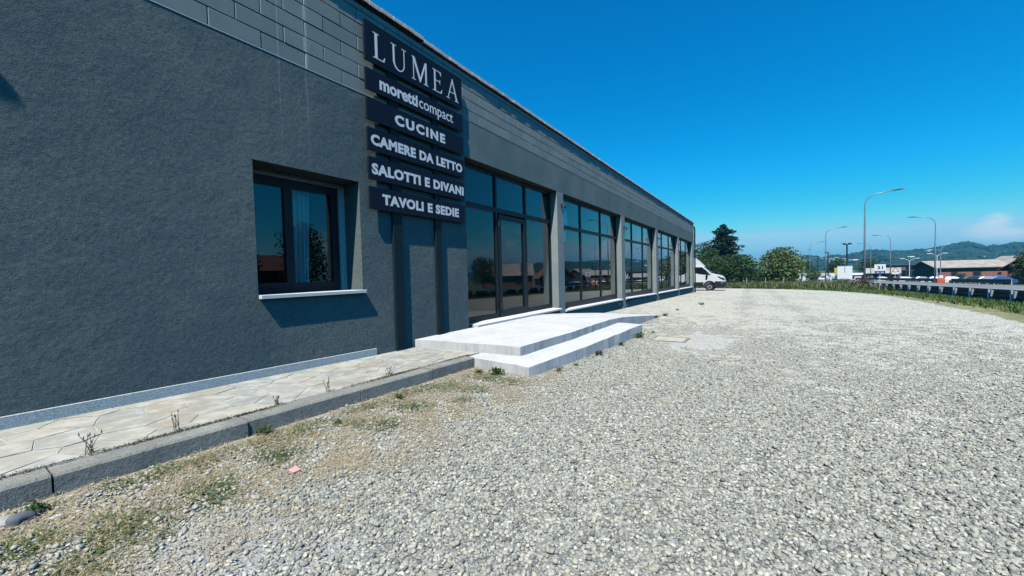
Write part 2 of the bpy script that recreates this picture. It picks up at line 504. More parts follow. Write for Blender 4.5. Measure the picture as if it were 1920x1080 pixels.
    ms = t.new('ShaderNodeMixShader'); t.l.new(sch, ms.inputs[0])
    t.l.new(trp.outputs[0], ms.inputs[1]); t.l.new(gl.outputs[0], ms.inputs[2]); t.l.new(ms.outputs[0], t.out.inputs['Surface'])
    M_plain('frame_dark', (.010, .017, .026), .5, .15, 5)
    MATS['frame_dark'].node_tree.nodes['Principled BSDF'].inputs['Specular IOR Level'].default_value = .25
    M_plain('frame_grey', (.09, .105, .115), .45, .12, 5)
    M_plain('post_paint', (.006, .022, .030), .7, .1, 3)
    MATS['post_paint'].node_tree.nodes['Principled BSDF'].inputs['Specular IOR Level'].default_value = .2
    M_plain('sign_panel', (.004, .010, .024), .6, .1, 2)
    MATS['sign_panel'].node_tree.nodes['Principled BSDF'].inputs['Specular IOR Level'].default_value = .2
    M_plain('letter_white', (.90, .90, .90), .5, .02, 20)
    M_plain('white_sill', (.74, .735, .72), .6, .06, 9)
    M_plain('interior', (.16, .155, .15), .9, .1, 2)
    M_plain('interior_floor', (.12, .10, .08), .5, .2, 3)
    M_plain('curtain', (.72, .73, .74), .9, .05, 12)
    M_plain('galvanised', (.58, .61, .63), .5, .12, 9, metal=.2)
    M_plain('shaded_rail_steel', (.022, .026, .032), .6, .2, 4)  # shade of the beam's unlit side is put into this near-black base
    M_plain('lamp_metal', (.30, .34, .37), .45, .1, 5, metal=.4)
    M_plain('lamp_head', (.07, .08, .10), .5, .1, 5)
    M_plain('black_metal', (.02, .022, .026), .5, .1, 5)
    M_plain('white_paint', (.78, .79, .80), .35, .04, 3)
    M_plain('car_white', (.76, .77, .78), .22, .02, 3)
    M_plain('car_silver', (.42, .44, .46), .25, .02, 3, metal=.5)
    M_plain('car_blue', (.03, .10, .26), .22, .05, 3)
    M_plain('car_dark', (.03, .033, .04), .25, .05, 3)
    M_plain('car_glass', (.012, .017, .024), .06, .05, 3)
    M_plain('tyre', (.018, .018, .019), .8, .15, 30)
    M_plain('plastic_black', (.010, .012, .016), .6, .1, 9)
    M_plain('rim', (.36, .37, .39), .35, .1, 9, metal=.6)
    M_plain('brick_wall', (.30, .125, .085), .9, .25, 3, bump=.4, bscale=20, bdist=.02)
    M_plain('dark_brick', (.13, .06, .05), .9, .25, 3)
    M_plain('dark_timber', (.05, .035, .032), .8, .2, 3)
    t = NT('roof_tan')
    c = t.mix(t.rng(t.noise(1, 5, .6, sc=(.5, .5, 1.5)), .35, .65), (.34, .29, .24), (.46, .41, .35))
    wv = t.new('ShaderNodeTexWave'); wv.inputs['Scale'].default_value = .9; t.l.new(t.pos, wv.inputs['Vector'])
    t.col(t.mix(t.math('MULTIPLY', wv.outputs['Fac'], .25), c, (.24, .20, .17))); t.rough(.85)
    M_plain('roof_red', (.26, .105, .07), .85, .3, 2)
    M_plain('house_cream', (.58, .53, .44), .9, .1, 1)
    M_plain('house_white', (.74, .73, .70), .85, .06, 1)
    M_plain('grey_cladding', (.13, .145, .15), .6, .1, 1)
    M_plain('sign_blue', (.015, .05, .22), .5, .05, 3)
    M_plain('sign_red', (.45, .02, .02), .5, .05, 3)
    M_plain('orange_plastic', (.70, .12, .04), .5, .08, 3)
    M_plain('yellow_paint', (.55, .42, .06), .6, .2, 2)
    M_plain('pink_paper', (.76, .34, .36), .8, .08, 30)
    M_plain('stone_dark', (.13, .145, .16), .8, .3, 14, bump=.6, bscale=40)
    M_plain('stone_pale', (.48, .47, .44), .85, .25, 14, bump=.6, bscale=40)
    M_plain('rubble_red', (.36, .22, .17), .85, .25, 14, bump=.5, bscale=40)
    t = NT('hill_forest')
    n1 = t.noise(.006, 6, .65); n2 = t.noise(.05, 5, .7); n3 = t.noise(.0035, 3, .5)
    c = t.mix(t.rng(n2, .35, .65), (.008, .030, .020), (.022, .055, .026))
    c = t.mix(t.math('MULTIPLY', t.rng(n1, .63, .67), .6), c, (.10, .12, .06))
    t.col(c); t.rough(.95); t.bump(t.noise(.12, 4), .8, 6)
make_materials()
M = MATS

# ================================================================== SETTING
def sheet(name, xs_of_y, ys, nx, mat, dz, kind='structure'):
    V = []; F = []
    for y in ys:
        x0, x1 = xs_of_y(y)
        for i in range(nx + 1):
            x = x0 + (x1 - x0) * i / nx
            V.append((x, y, g(x, y) + dz))
    n = nx + 1
    for j in range(len(ys) - 1):
        for i in range(nx):
            a = j * n + i; F.append((a, a + 1, a + 1 + n, a + n))
    return tag(np_mesh(name, np.array(V), np.array(F), mat), kind=kind)

# ground: one sheet out to the horizon
gx = np.unique(np.concatenate([[-3500, -1500, -600, -250, -120, -60, -30, -15], np.linspace(-8, 6, 8), np.linspace(6, 9, 7), [12, 18, 24], np.linspace(26, 28.5, 6), [40, 70, 120, 250, 600, 1500, 3500]]))
gyy = np.unique(np.concatenate([[-3500, -1000, -300, -100, -50, -25, -10, 0], np.linspace(2, 60, 30), [70, 80, 100, 120, 140, 155, 170, 220, 350, 600, 1200, 2500, 3500]]))
XX, YY = np.meshgrid(gx, gyy)
ZZ = G(XX, YY) - .03
idx = np.arange(XX.size).reshape(XX.shape)
Fq = np.stack([idx[:-1, :-1], idx[:-1, 1:], idx[1:, 1:], idx[1:, :-1]], -1).reshape(-1, 4)
tag(np_mesh('ground', np.stack([XX.ravel(), YY.ravel(), ZZ.ravel()], 1), Fq, M['field_ground']), kind='structure')

LOT = [(-12, 4.4), (5, 4.7), (11, 4.9), (13.9, 5.07), (17.1, 5.5), (21.5, 5.74), (28.7, 6.0), (33, 5.75), (36, 5.3), (40, 4.2), (43, 2.87), (46, .2), (48, -3.3), (49.2, -9), (50, -24)]
def lot_edge(y):
    return float(np.interp(y, [p[0] for p in LOT], [p[1] for p in LOT]))
ly = np.unique(np.concatenate([np.linspace(-12, 6, 30), np.linspace(6, 50, 90)]))
sheet('gravel_lot', lambda y: (-25, lot_edge(y) + .12 * math.sin(y * 3.1) + .08 * math.sin(y * 7.7 + 1)), ly, 60, M['gravel_ground'], 0.0)
sheet('dry_verge', lambda y: (lot_edge(y) - .6, lot_edge(y) + 1.0 + .25 * math.sin(y * 1.3)), np.linspace(2, 34, 70), 6, M['dry_verge'], -.012)
ry = np.unique(np.concatenate([np.linspace(-60, 170, 40), [6, 220, 300, 400]]))
sheet('road', lambda y: (10.7, 23.6), ry, 13, M['asphalt'], .012)
def strip(name, x0, x1, dz=.018):
    sheet(name, lambda y: (x0, x1), ry, 1, M['white_paint'], dz)
strip('road_marking', 11.3, 11.45); strip('road_marking', 22.8, 22.95)
strip('road_marking', 17.0, 17.15)

# ------------------------------------------------------------------ hills far behind
RIDGE_PX = [(1380, 512), (1440, 506), (1480, 494), (1500, 485), (1515, 482), (1540, 487), (1580, 486), (1600, 480), (1640, 475), (1660, 473.5), (1700, 474), (1740, 470), (1770, 467.5), (1814, 463), (1832, 466), (1850, 470), (1862, 467), (1880, 468.5), (1900, 466), (1920, 464), (2000, 458), (2150, 452), (2400, 455), (2900, 460), (4000, 470), (9000, 480)]
def px_dir(px, py):
    return AX @ np.array([px - 960, py - 540, 740.])
RA = []; RE = []
for px, py in RIDGE_PX:
    d = px_dir(px, py); RA.append(math.atan2(d[0], d[1])); RE.append(d[2] / math.hypot(d[0], d[1]))
def ridge_z(az, R=1700.):
    return CZ + np.interp(az, RA, RE) * R
naz, nr = 420, 46
az = np.linspace(RA[0] - .04, RA[-1], naz); rr = np.linspace(700, 2300, nr)
A2, R2 = np.meshgrid(az, rr)
t2 = (R2 - 700) / 1000.
prof = np.where(R2 < 1700, smoothstep(t2) ** 1.05, 1 - .5 * smoothstep((R2 - 1700) / 600))
zr = ridge_z(A2) + 3.5
def vnoise(a, r):
    return (np.sin(a * 37 + r * .006) + np.sin(a * 83 - r * .011 + 1.3) * .6 + np.sin(a * 171 + r * .017 + .4) * .35 + np.sin(r * .009 + a * 19) * .7)
HZ = -3.6 + zr * prof + vnoise(A2, R2) * 4.5 * np.where(R2 < 1650, smoothstep(t2 * 2) * smoothstep((1750 - R2) / 300), .25)
HX = np.sin(A2) * R2; HY = np.cos(A2) * R2
idx = np.arange(A2.size).reshape(A2.shape)
Fq = np.stack([idx[:-1, :-1], idx[:-1, 1:], idx[1:, 1:], idx[1:, :-1]], -1).reshape(-1, 4)
hill = np_mesh('hills', np.stack([HX.ravel(), HY.ravel(), HZ.ravel()], 1), Fq, M['hill_forest'])
tag(hill, kind='structure'); hill.data.shade_smooth()
def hill_z(a, r):
    i = np.clip(np.searchsorted(az, a) - 1, 0, naz - 2); j = np.clip(np.searchsorted(rr, r) - 1, 0, nr - 2)
    u = (a - az[i]) / (az[i + 1] - az[i]); v = (r - rr[j]) / (rr[j + 1] - rr[j])
    return (HZ[j, i] * (1 - u) + HZ[j, i + 1] * u) * (1 - v) + (HZ[j + 1, i] * (1 - u) + HZ[j + 1, i + 1] * u) * v

ICO_V = []
_p = (1 + 5 ** .5) / 2
for a, b in ((1, _p), (-1, _p), (1, -_p), (-1, -_p)):
    ICO_V += [(0, a, b), (a, b, 0), (b, 0, a)]
ICO_V = np.array(ICO_V); ICO_V /= np.linalg.norm(ICO_V[0])
ICO_F = []
_L = sorted({round(float(np.linalg.norm(ICO_V[i] - ICO_V[j])), 5) for i in range(12) for j in range(i)})[0]
for i in range(12):
    for j in range(i + 1, 12):
        for k in range(j + 1, 12):
            if all(abs(np.linalg.norm(ICO_V[p] - ICO_V[q]) - _L) < 1e-3 for p, q in ((i, j), (j, k), (i, k))):
                n = np.cross(ICO_V[j] - ICO_V[i], ICO_V[k] - ICO_V[i])
                ICO_F.append((i, j, k) if n.dot(ICO_V[i]) > 0 else (i, k, j))
ICO_F = np.array(ICO_F)
OCT_V = np.array([(1, 0, 0), (-1, 0, 0), (0, 1, 0), (0, -1, 0), (0, 0, 1), (0, 0, -1)], float)
OCT_F = np.array([(0, 2, 4), (2, 1, 4), (1, 3, 4), (3, 0, 4), (2, 0, 5), (1, 2, 5), (3, 1, 5), (0, 3, 5)])
def scatter_ico(name, P, S, cols, mat, jitter=.18, rot=True, tilt=.5, BV=None, BF=None):
    BV = ICO_V if BV is None else BV; BF = ICO_F if BF is None else BF; nv = len(BV)
    n = len(P)
    V = BV[None] * (1 + RNG.uniform(-jitter, jitter, (n, nv, 1)))
    V = V * S[:, None, :]
    if rot:
        tx = RNG.normal(0, tilt, n); c, s_ = np.cos(tx)[:, None], np.sin(tx)[:, None]
        y = V[:, :, 1] * c - V[:, :, 2] * s_; z = V[:, :, 1] * s_ + V[:, :, 2] * c
        V = np.stack([V[:, :, 0], y, z], -1)
        a = RNG.uniform(0, 2 * np.pi, n); c, s_ = np.cos(a)[:, None], np.sin(a)[:, None]
        x = V[:, :, 0] * c - V[:, :, 1] * s_; y = V[:, :, 0] * s_ + V[:, :, 1] * c
        V = np.stack([x, y, V[:, :, 2]], -1)
    V = V + P[:, None, :]
    F = BF[None] + (np.arange(n) * nv)[:, None, None]
    C = np.repeat(cols[:, None, :], nv, 1)
    return np_mesh(name, V.reshape(-1, 3), F.reshape(-1, 3), mat, C.reshape(-1, 3))

n = 9000
fa = RNG.uniform(RA[2], .62, n); fr = 720 + 1000 * RNG.uniform(0, 1, n) ** .75
keep = (np.sin(fa * 61 + fr * .013) + np.sin(fa * 23 - fr * .021 + 2) > -.95)
fa = fa[keep]; fr = fr[keep]; n = len(fa)
fz = hill_z(fa, fr)
sz = RNG.uniform(3.0, 6.5, n)
P = np.stack([np.sin(fa) * fr, np.cos(fa) * fr, fz + sz * .35], 1)
cl = np.array([.010, .036, .020]) * RNG.uniform(.6, 1.6, (n, 1)) * np.stack([RNG.uniform(.8, 1.4, n), np.ones(n), np.ones(n)], 1)
fo = scatter_ico('forest', P, np.stack([sz * 1.25, sz * 1.25, sz], 1), cl, M['straw'])
tag(fo, 'dark wooded slopes covering the far blue hills', 'forest', kind='stuff')

def gable_house(name, label, cat, x, y, z, w, d, h, rh, rz, wall, roof, group=None, wins=(), over=.3, door=None, chimney=False):
    """local: x along the ridge (w), y depth (d); walls to h, ridge at h+rh"""
    o = thing(name, label, cat, (x, y, z), rz, group)
    mb = MB(); mb.box(-w / 2, w / 2, -d / 2, d / 2, -1.5, h)
    for sx in (-1, 1):
        mb.prism_x([(-d / 2, h), (d / 2, h), (0, h + rh)], sx * w / 2 - .02 * sx - .01, sx * w / 2 - .02 * sx + .01)
    mb.build('wall', M[wall], o, off=(0, 0, 0))
    t_ = .12; s = rh / (d / 2); e = d / 2 + over
    mb = MB(); mb.prism_x([(-e, h - over * s), (0, h + rh), (e, h - over * s), (e, h - over * s + t_), (0, h + rh + t_), (-e, h - over * s + t_)][::-1], -w / 2 - over, w / 2 + over)
    r = mb.build('roof', M[roof], o, off=(0, 0, 0))
    if chimney:
        MB().box(w * .2, w * .2 + .5, -.6, -.1, h, h + rh + .7).build('chimney', M[wall], r, off=(0, 0, 0))
    for (cx, cz, ww, wh, side) in wins:
        yy = -d / 2 if side == 0 else d / 2; sg = -1 if side == 0 else 1
        wn_ = MB().box(cx - ww / 2 - .08, cx + ww / 2 + .08, min(yy, yy + sg * .06), max(yy, yy + sg * .06), cz - .08, cz + wh + .08).build('window', M['frame_dark'], o, off=(0, 0, 0))
        MB().box(cx - ww / 2, cx + ww / 2, min(yy + sg * .05, yy + sg * .075), max(yy + sg * .05, yy + sg * .075), cz, cz + wh).build('pane', M['car_glass'], wn_, off=(0, 0, 0))
    if door:
        cx, ww, wh = door
        MB().box(cx - ww / 2, cx + ww / 2, -d / 2 - .08, -d / 2, 0, wh).build('door', M['dark_timber'], o, off=(0, 0, 0))
    return o

# village on the hillside: small pale houses told apart as specks
vill = [(1522, 488.5), (1527, 490), (1531, 488), (1538, 489.5), (1543, 487), (1549, 489), (1552, 491.5), (1556, 490), (1562, 489.5), (1567, 491.5), (1570, 488.5), (1576, 490.5), (1582, 491), (1588, 491.5), (1594, 490), (1598, 492), (1604, 492.5), (1609, 491), (1685, 481.5), (1689, 483), (1708, 487), (1741, 475.5), (1746, 474.5), (1758, 475), (1838, 487)]
for i, (px, py) in enumerate(vill):
    d = px_dir(px, py); a = math.atan2(d[0], d[1]); el = d[2] / math.hypot(d[0], d[1])
    rs = np.linspace(720, 1680, 300); zz = hill_z(np.full(300, a), rs)
    hit = np.where(zz > CZ + el * rs)[0]
    r = rs[hit[0]] if len(hit) else 1500.
    z = float(hill_z(np.array([a]), np.array([r]))[0])
    k = r / 1000.
    gable_house('hill_house', 'small pale house among the scattered village houses on the wooded hillside', 'house', math.sin(a) * r, math.cos(a) * r, z + 1.5,
                random.uniform(6, 10) * k, 6 * k, random.uniform(2.5, 4.2) * k, 1.2 * k, -a + random.uniform(-.5, .5), 'house_white', random.choice(['roof_red', 'roof_tan', 'roof_tan', 'house_white']), 'village houses on the hill')

# ================================================================== SHOWROOM BUILDING
W = -4.67
YE = 35.2
B = thing('showroom_building', 'long low grey showroom with block parapet, dark glazed bays and sloping gravel front', 'building', (W, 0, 0))
ZW = 3.715          # stucco / block boundary on the left
ZR = 4.085          # stucco / block boundary right of the sign
ZL = 3.375          # lintel soffit
TH = .46            # wall thickness
w0, w1, wz0, wz1 = 2.17, 3.515, .985, 2.475

mb = MB()
mb.box(W - TH, W, -7, w0, -.3, ZW)
mb.box(W - TH, W, w0, w1, -.3, wz0)
mb.box(W - TH, W, w0, w1, wz1, ZW)
mb.box(W - TH, W, w1, 5.0, -.3, ZW)
mb.box(W - TH, W, 5.0, 5.83, -.3, ZR)
mb.build('wall', M['stucco'], B)
MB().box(W - TH, W, 5.83, YE, ZL, ZR).build('lintel', M['stucco_fine'], B)
# block parapet core behind the blocks
mb = MB()
mb.box(W - TH, W - .012, -7, 5.0, ZW, 4.93); mb.box(W - TH, W - .012, 5.0, YE - .012, ZR, 4.93)
mb.build('parapet_core', M['mortar'], B)
# blocks
CH = .1873
def block_mesh(L, H):
    return MB().bbox(-.03, .0, 0, L, 0, H, .005).mesh('block')
bm_cache = {}
far_mb = MB()
rb = random.Random(3)
for k in range(7):
    z0 = ZW + k * CH + .004; z1 = min(ZW + (k + 1) * CH - .003, 4.925)
    if z1 - z0 < .03: continue
    y = .32 - (.25 if k % 2 else 0) - .5
    if k >= 2: pass
    while y < YE - .02:
        a = y + .004; b = min(y + .5 - .004, YE - .004)
        y += .5
        if k < 2:
            if a > 4.99: continue
            b = min(b, 4.995)
        if b - a < .05: continue
        key = (round(b - a, 3), round(z1 - z0, 3))
        if b < 15.5:
            if key not in bm_cache:
                me = block_mesh(*key); me.materials.append(M['painted_block']); bm_cache[key] = me
            o = link_mesh('block', bm_cache[key], None, B, (rb.uniform(-.002, .0025), a, z0))
            o.rotation_euler = (rb.uniform(-.002, .002), 0, rb.uniform(-.002, .002))
        else:
            far_mb.bbox(W - .03, W + rb.uniform(-.001, .002), a, b, z0, z1, .005)
fb = far_mb.build('block_courses', M['painted_block'], B); fb['kind'] = 'stuff'
# thin pale paint edge where the stucco meets the blocks
mb = MB(); mb.box(W - .02, W + .0045, -1, 4.998, ZW - .006, ZW + .003); mb.box(W - .02, W + .0045, 5.002, 15, ZR - .005, ZR + .002)
mb.build('paint_edge', M['house_white'], B)
# coping tiles
rc = random.Random(5)
cop = MB().bbox(-.34, .046, 0, .208, 0, .068, .006).mesh('coping_tile'); cop.materials.append(M['coping'])
farc = MB(); y = -3.01
while y < YE:
    dz = .03 if y < 4.68 else 0.0
    z = 4.945 + dz + rc.uniform(-.004, .004); x = rc.uniform(-.006, .006)
    if y < 13:
        o = link_mesh('coping_tile', cop, None, B, (x, y, z)); o.rotation_euler = (rc.uniform(-.012, .012), rc.uniform(-.02, .02), rc.uniform(-.01, .01))
    else:
        farc.bbox(W - .34 + x, W + .046 + x, y, min(y + .206, YE + .03), z, z + .068, .005)
    y += .2115
fc = farc.build('coping_run', M['coping'], B); fc['kind'] = 'stuff'
# roof, back and end walls, interior
mb = MB(); mb.box(W - 14, W - TH, -7, YE - .36, 4.4, 4.6); mb.build('roof', M['mortar'], B)
mb = MB(); mb.box(W - 14, W - TH - .001, YE - .36, YE, -.8, 4.93); mb.box(W - 14.3, W - 14, -7, YE, -.8, 4.93); mb.box(W - 14, W - TH, -7.3, -7, -.3, 4.93)
mb.build('outer_wall', M['stucco_fine'], B)
mb = MB(); mb.box(W - 9, W - TH - .01, 5.5, 5.62, .0, 4.4); mb.box(W - 9.2, W - 9, -7, YE - .36, -.2, 4.4); mb.box(W - 9, W - TH - .02, .9, 1.0, .1, 4.4)
mb.build('inner_wall', M['interior'], B)
MB().box(W - 9, W - TH - .02, -7, YE - .37, .02, .12).build('inner_floor', M['interior_floor'], B)
MB().box(W - 9, W - TH - .02, -7, YE - .37, 3.7, 3.78).build('inner_ceiling', M['interior'], B)
MB().tube([(W + .07, YE + .1, g(W, YE) - .1), (W + .07, YE + .1, 4.5), (W + .02, YE + .06, 4.7)], .055, 8).build('downpipe', M['post_paint'], B)

# pillars
PILL = [(9.76, 10.16), (15.54, 16.0), (21.59, 22.05), (28.03, 28.43), (34.47, YE)]
for a, b in PILL:
    mb = MB(); mb.box(W - TH, W, a, b, g(W, a) - .3, ZL - .0005)
    mb.build('pillar', M['stucco_pillar'], B)

# glazed bays
XF = W - .20        # front of frames
def bay(ya, yb, za, zb, transom, muls, name='window', door=None):
    """returns the frame part; za bottom at left, zb bottom at right (sill falls with the site)"""
    zz = min(za, zb)
    mb = MB(); fw = .055
    mb.box(XF - .07, XF, ya, ya + fw, zz, ZL); mb.box(XF - .07, XF, yb - fw, yb, zz, ZL)
    mb.box(XF - .07, XF, ya + fw, yb - fw, ZL - .075, ZL); mb.box(XF - .07, XF, ya + fw, yb - fw, zz, max(za, zb) + .16)
    fr = mb.build(name, M['frame_dark'], B)
    MB().bbox(XF - .068, XF + .006, ya + fw, yb - fw, transom - .05, transom + .05, .004).build('transom', M['frame_dark'], fr)
    for m_ in muls:
        MB().bbox(XF - .068, XF + .004, m_ - .035, m_ + .035, max(za, zb) + .16, transom - .05, .004).build('mullion', M['frame_dark'], fr)
        MB().bbox(XF - .068, XF + .004, m_ - .035, m_ + .035, transom + .05, ZL - .075, .004).build('mullion', M['frame_dark'], fr)
    ys = [ya + fw] + list(muls) + [yb - fw]
    for i in range(len(ys) - 1):
        a = ys[i] + (.035 if i else 0); b = ys[i + 1] - (.035 if i < len(ys) - 2 else 0)
        for lo, hi, row in ((max(za, zb) + .16, transom - .05, 0), (transom + .05, ZL - .075, 1)):
            if door == i and row == 0: continue
            tl = rc.uniform(-.0015, .0015)
            MB().add([(XF - .03 + tl, a, lo), (XF - .03 - tl, b, lo), (XF - .03 - tl, b, hi), (XF - .03 + tl, a, hi)], [(0, 1, 2, 3)]).build('pane', M['glass'], fr)
    return fr

def sill(ya, yb, za, zb, out=.045):
    mb = MB()
    t = .045
    V = []
    for y, z in ((ya, za), (yb, zb)):
        V += [(W - .19, y, z - t), (W + out, y, z - t), (W + out + .0, y, z - .008), (W + out - .008, y, z), (W - .19, y, z + .01)]
    F = [(0, 1, 2, 3, 4), (9, 8, 7, 6, 5)] + [(i, 5 + i, 5 + (i + 1) % 5, (i + 1) % 5) for i in range(5)]
    mb.add(V, F)
    return mb.build('sill', M['white_sill'], B)

BAYS = [(10.16, 15.54, .12, .08), (16.0, 21.59, .08, -.02), (22.05, 28.03, -.02, -.09), (28.43, 34.47, -.09, -.17)]
MUL = [(11.88, 13.72), (17.78, 19.66), (24.0, 26.0), (30.4, 32.5)]
for (ya, yb, za, zb), mu in zip(BAYS, MUL):
    bay(ya + .002, yb - .002, za, zb, 2.5, mu)
    sill(ya - .0 + .003, yb - .003, za, zb)
    MB().box(W - TH, W - .025, ya, yb, g(W, yb) - .3, min(za, zb) - .047).build('stub_wall', M['stucco_fine'], B)
    zc = min(za, zb) - .19
    for yv in (ya + .28, yb - .3):
        MB().tube([(W - .03, yv, zc), (W - .006, yv, zc)], [.05, .05], 14).build('vent', M['galvanised'], B)
# entrance bay with its glazed door
DB = bay(5.832, 9.758, .16, .16, 2.56, (7.13, 8.40), 'entrance', door=1)
sill(6.0, 9.76, .205, .205, .09)
MB().box(W - TH, W - .03, 5.83, 9.76, -.2, .155).build('threshold', M['stucco_fine'], B)
lf = MB(); a, b, lo, hi = 7.19, 8.34, .20, 2.47
lf.box(XF - .06, XF + .018, a, a + .085, lo, hi); lf.box(XF - .06, XF + .018, b - .085, b, lo, hi)
lf.box(XF - .06, XF + .018, a + .085, b - .085, hi - .09, hi); lf.box(XF - .06, XF + .018, a + .085, b - .085, lo, lo + .17)
door = lf.build('door', M['frame_dark'], B)
MB().add([(XF - .02, a + .085, lo + .17), (XF - .02, b - .085, lo + .17), (XF - .02, b - .085, hi - .09), (XF - .02, a + .085, hi - .09)], [(0, 1, 2, 3)]).build('pane', M['glass'], door)
MB().tube([(XF + .018, b - .04, 1.12), (XF + .065, b - .04, 1.12), (XF + .065, b - .04, 1.42), (XF + .018, b - .04, 1.42)], .012, 8).build('handle', M['black_metal'], door)
MB().tube([(XF + .03, a - .01, .42), (XF + .03, a - .01, .55)], .02, 8).build('hinge', M['black_metal'], door)
MB().tube([(XF + .03, a - .01, 2.2), (XF + .03, a - .01, 2.33)], .02, 8).build('hinge', M['black_metal'], door)
# pale notice behind the second bay's glass
MB().box(XF - .10, XF - .09, 10.25, 11.05, 2.6, 3.02).build('notice', M['curtain'], B)
MB().box(XF - .10, XF - .09, 10.25, 10.95, 2.1, 2.42).build('notice', M['curtain'], B)
# spot lamps on pillars
for yv, zv in ((10.02, 3.03), (15.86, 2.93), (21.9, 2.9), (28.3, 2.88)):
    p = MB().box(W, W + .035, yv - .03, yv + .03, zv - .04, zv + .04).build('spot_lamp', M['black_metal'], B)
    MB().tube([(W + .03, yv, zv), (W + .085, yv + .03, zv - .02), (W + .10, yv + .06, zv - .07)], [.014, .03, .034], 10).build('lamp_head', M['black_metal'], p)

# square window on the left
fr = MB(); xa = W - .37
yA, yB, zA, zB = w0 + .05, w1 - .088, wz0 + .01, wz1 - .062
fr.box(xa - .07, xa, yA, yA + .05, zA, zB); fr.box(xa - .07, xa, yB - .05, yB, zA, zB)
fr.box(xa - .07, xa, yA + .05, yB - .05, zB - .05, zB); fr.box(xa - .07, xa, yA + .05, yB - .05, zA, zA + .06)
wf = fr.build('window', M['frame_dark'], B)
ym = (yA + yB) / 2 - .09
for a, b in ((yA + .05, ym), (ym, yB - .05)):
    s_ = MB(); f = .052
    s_.box(xa - .055, xa + .012, a + .001, a + f, zA + .062, zB - .052); s_.box(xa - .055, xa + .012, b - f, b - .001, zA + .062, zB - .052)
    s_.box(xa - .055, xa + .012, a + f, b - f, zB - .052 - f, zB - .052); s_.box(xa - .055, xa + .012, a + f, b - f, zA + .062, zA + .062 + f + .01)
    sash = s_.build('sash', M['frame_dark'], wf)
    MB().add([(xa - .02, a + f, zA + .07 + f), (xa - .02, b - f, zA + .07 + f), (xa - .02, b - f, zB - .05 - f), (xa - .02, a + f, zB - .05 - f)], [(0, 1, 2, 3)]).build('pane', M['glass'], sash)
# granite surround in the reveal and projecting sill
sr = MB()
sr.box(W - .44, W - .34, w1 - .086, w1 - .0005, wz0, wz1 - .001); sr.box(W - .44, W - .34, w0 + .0005, w1 - .0865, wz1 - .06, wz1 - .001); sr.box(W - .44, W - .34, w0 + .0005, w0 + .045, wz0, wz1 - .061)
sr.build('window_surround', M['granite'], B)
MB().bbox(W - .33, W + .06, w0 + .004, w1 + .022, wz0 - .037, wz0 + .006, .003).build('window_sill', M['white_sill'], B)
# curtain behind the right-hand sash
cv = []; cf = []
nn = 40
for i in range(nn + 1):
    u = i / nn; yy = ym + .06 + u * .26; xx = xa - .16 + .022 * math.sin(u * 26) + .008 * math.sin(u * 61)
    cv += [(xx, yy + .06 * (0), wz0 + .03), (xx * 1.0, yy + .05 * u, wz1 - .1)]
    if i: cf.append((2 * i - 2, 2 * i, 2 * i + 1, 2 * i - 1))
cu = MB().add(cv, cf).build('curtain', M['curtain'], B, smooth=True)
# granite plinth along the footpath
FP = lambda y: .127 - .0205 * y        # footpath surface
V = []
pts = [(-7, .21), (3.7, .145)]
y = -7.0
pl_i = 0
while y < 3.69:
    ya = y; yb = min(y + 1.53, 3.7); y = yb
    if yb < 0: continue
    zt = lambda q: .216 - .0195 * q
    V = []
    for q in (ya + .001, yb - .001):
        V += [(W - .01, q, FP(q) - .03), (W + .022, q, FP(q) - .03), (W + .022, q, zt(q)), (W - .01, q, zt(q) + .002)]
    MB().add(V, [(0, 1, 2, 3), (7, 6, 5, 4), (0, 4, 5, 1), (1, 5, 6, 2), (2, 6, 7, 3), (3, 7, 4, 0)]).build('plinth_slab', M['granite'], B)

# ------------------------------------------------------------------ sign board
S = thing('shop_sign', 'stack of six dark sign panels with white lettering on two wall posts', 'sign', (W + .05, 4.66, .05))
for (a, b, zb) in ((4.05, 4.225, .02), (4.955, 5.10, .155)):
    MB().bbox(W + .001, W + .049, a, b, zb, 4.6, .004).build('post', M['post_paint'], S)
XP0, XP1 = W + .05, W + .08
def text_mesh(txt, y0, y1, z0, z1, bold=0.0, spacing=1.0, x=XP1, depth=.0015):
    cu_ = bpy.data.curves.new('lettering', 'FONT'); cu_.body = txt; cu_.size = 1; cu_.offset = bold
    cu_.space_character = spacing; cu_.resolution_u = 3
    ob = bpy.data.objects.new('tmp_text', cu_); COL.objects.link(ob)
    dg = bpy.context.evaluated_depsgraph_get(); dg.update()
    me = bpy.data.meshes.new_from_object(ob.evaluated_get(dg))
    bpy.data.objects.remove(ob); bpy.data.curves.remove(cu_)
    co = np.array([v.co[:] for v in me.vertices])
    lo, hi = co.min(0), co.max(0)
    bm = bmesh.new(); bm.from_mesh(me)
    for v in bm.verts:
        u = (v.co.x - lo[0]) / (hi[0] - lo[0]); w = (v.co.y - lo[1]) / (hi[1] - lo[1])
        v.co = (0, y0 + u * (y1 - y0), z0 + w * (z1 - z0))
    res = bmesh.ops.extrude_face_region(bm, geom=list(bm.faces))
    for e in res['geom']:
        if isinstance(e, bmesh.types.BMVert): e.co.x += depth
    for v in bm.verts: v.co.x += x + .0005
    bmesh.ops.recalc_face_normals(bm, faces=bm.faces)
    bm.to_mesh(me); bm.free(); me.materials.clear(); me.materials.append(M['letter_white'])
    me.shade_flat()
    return me
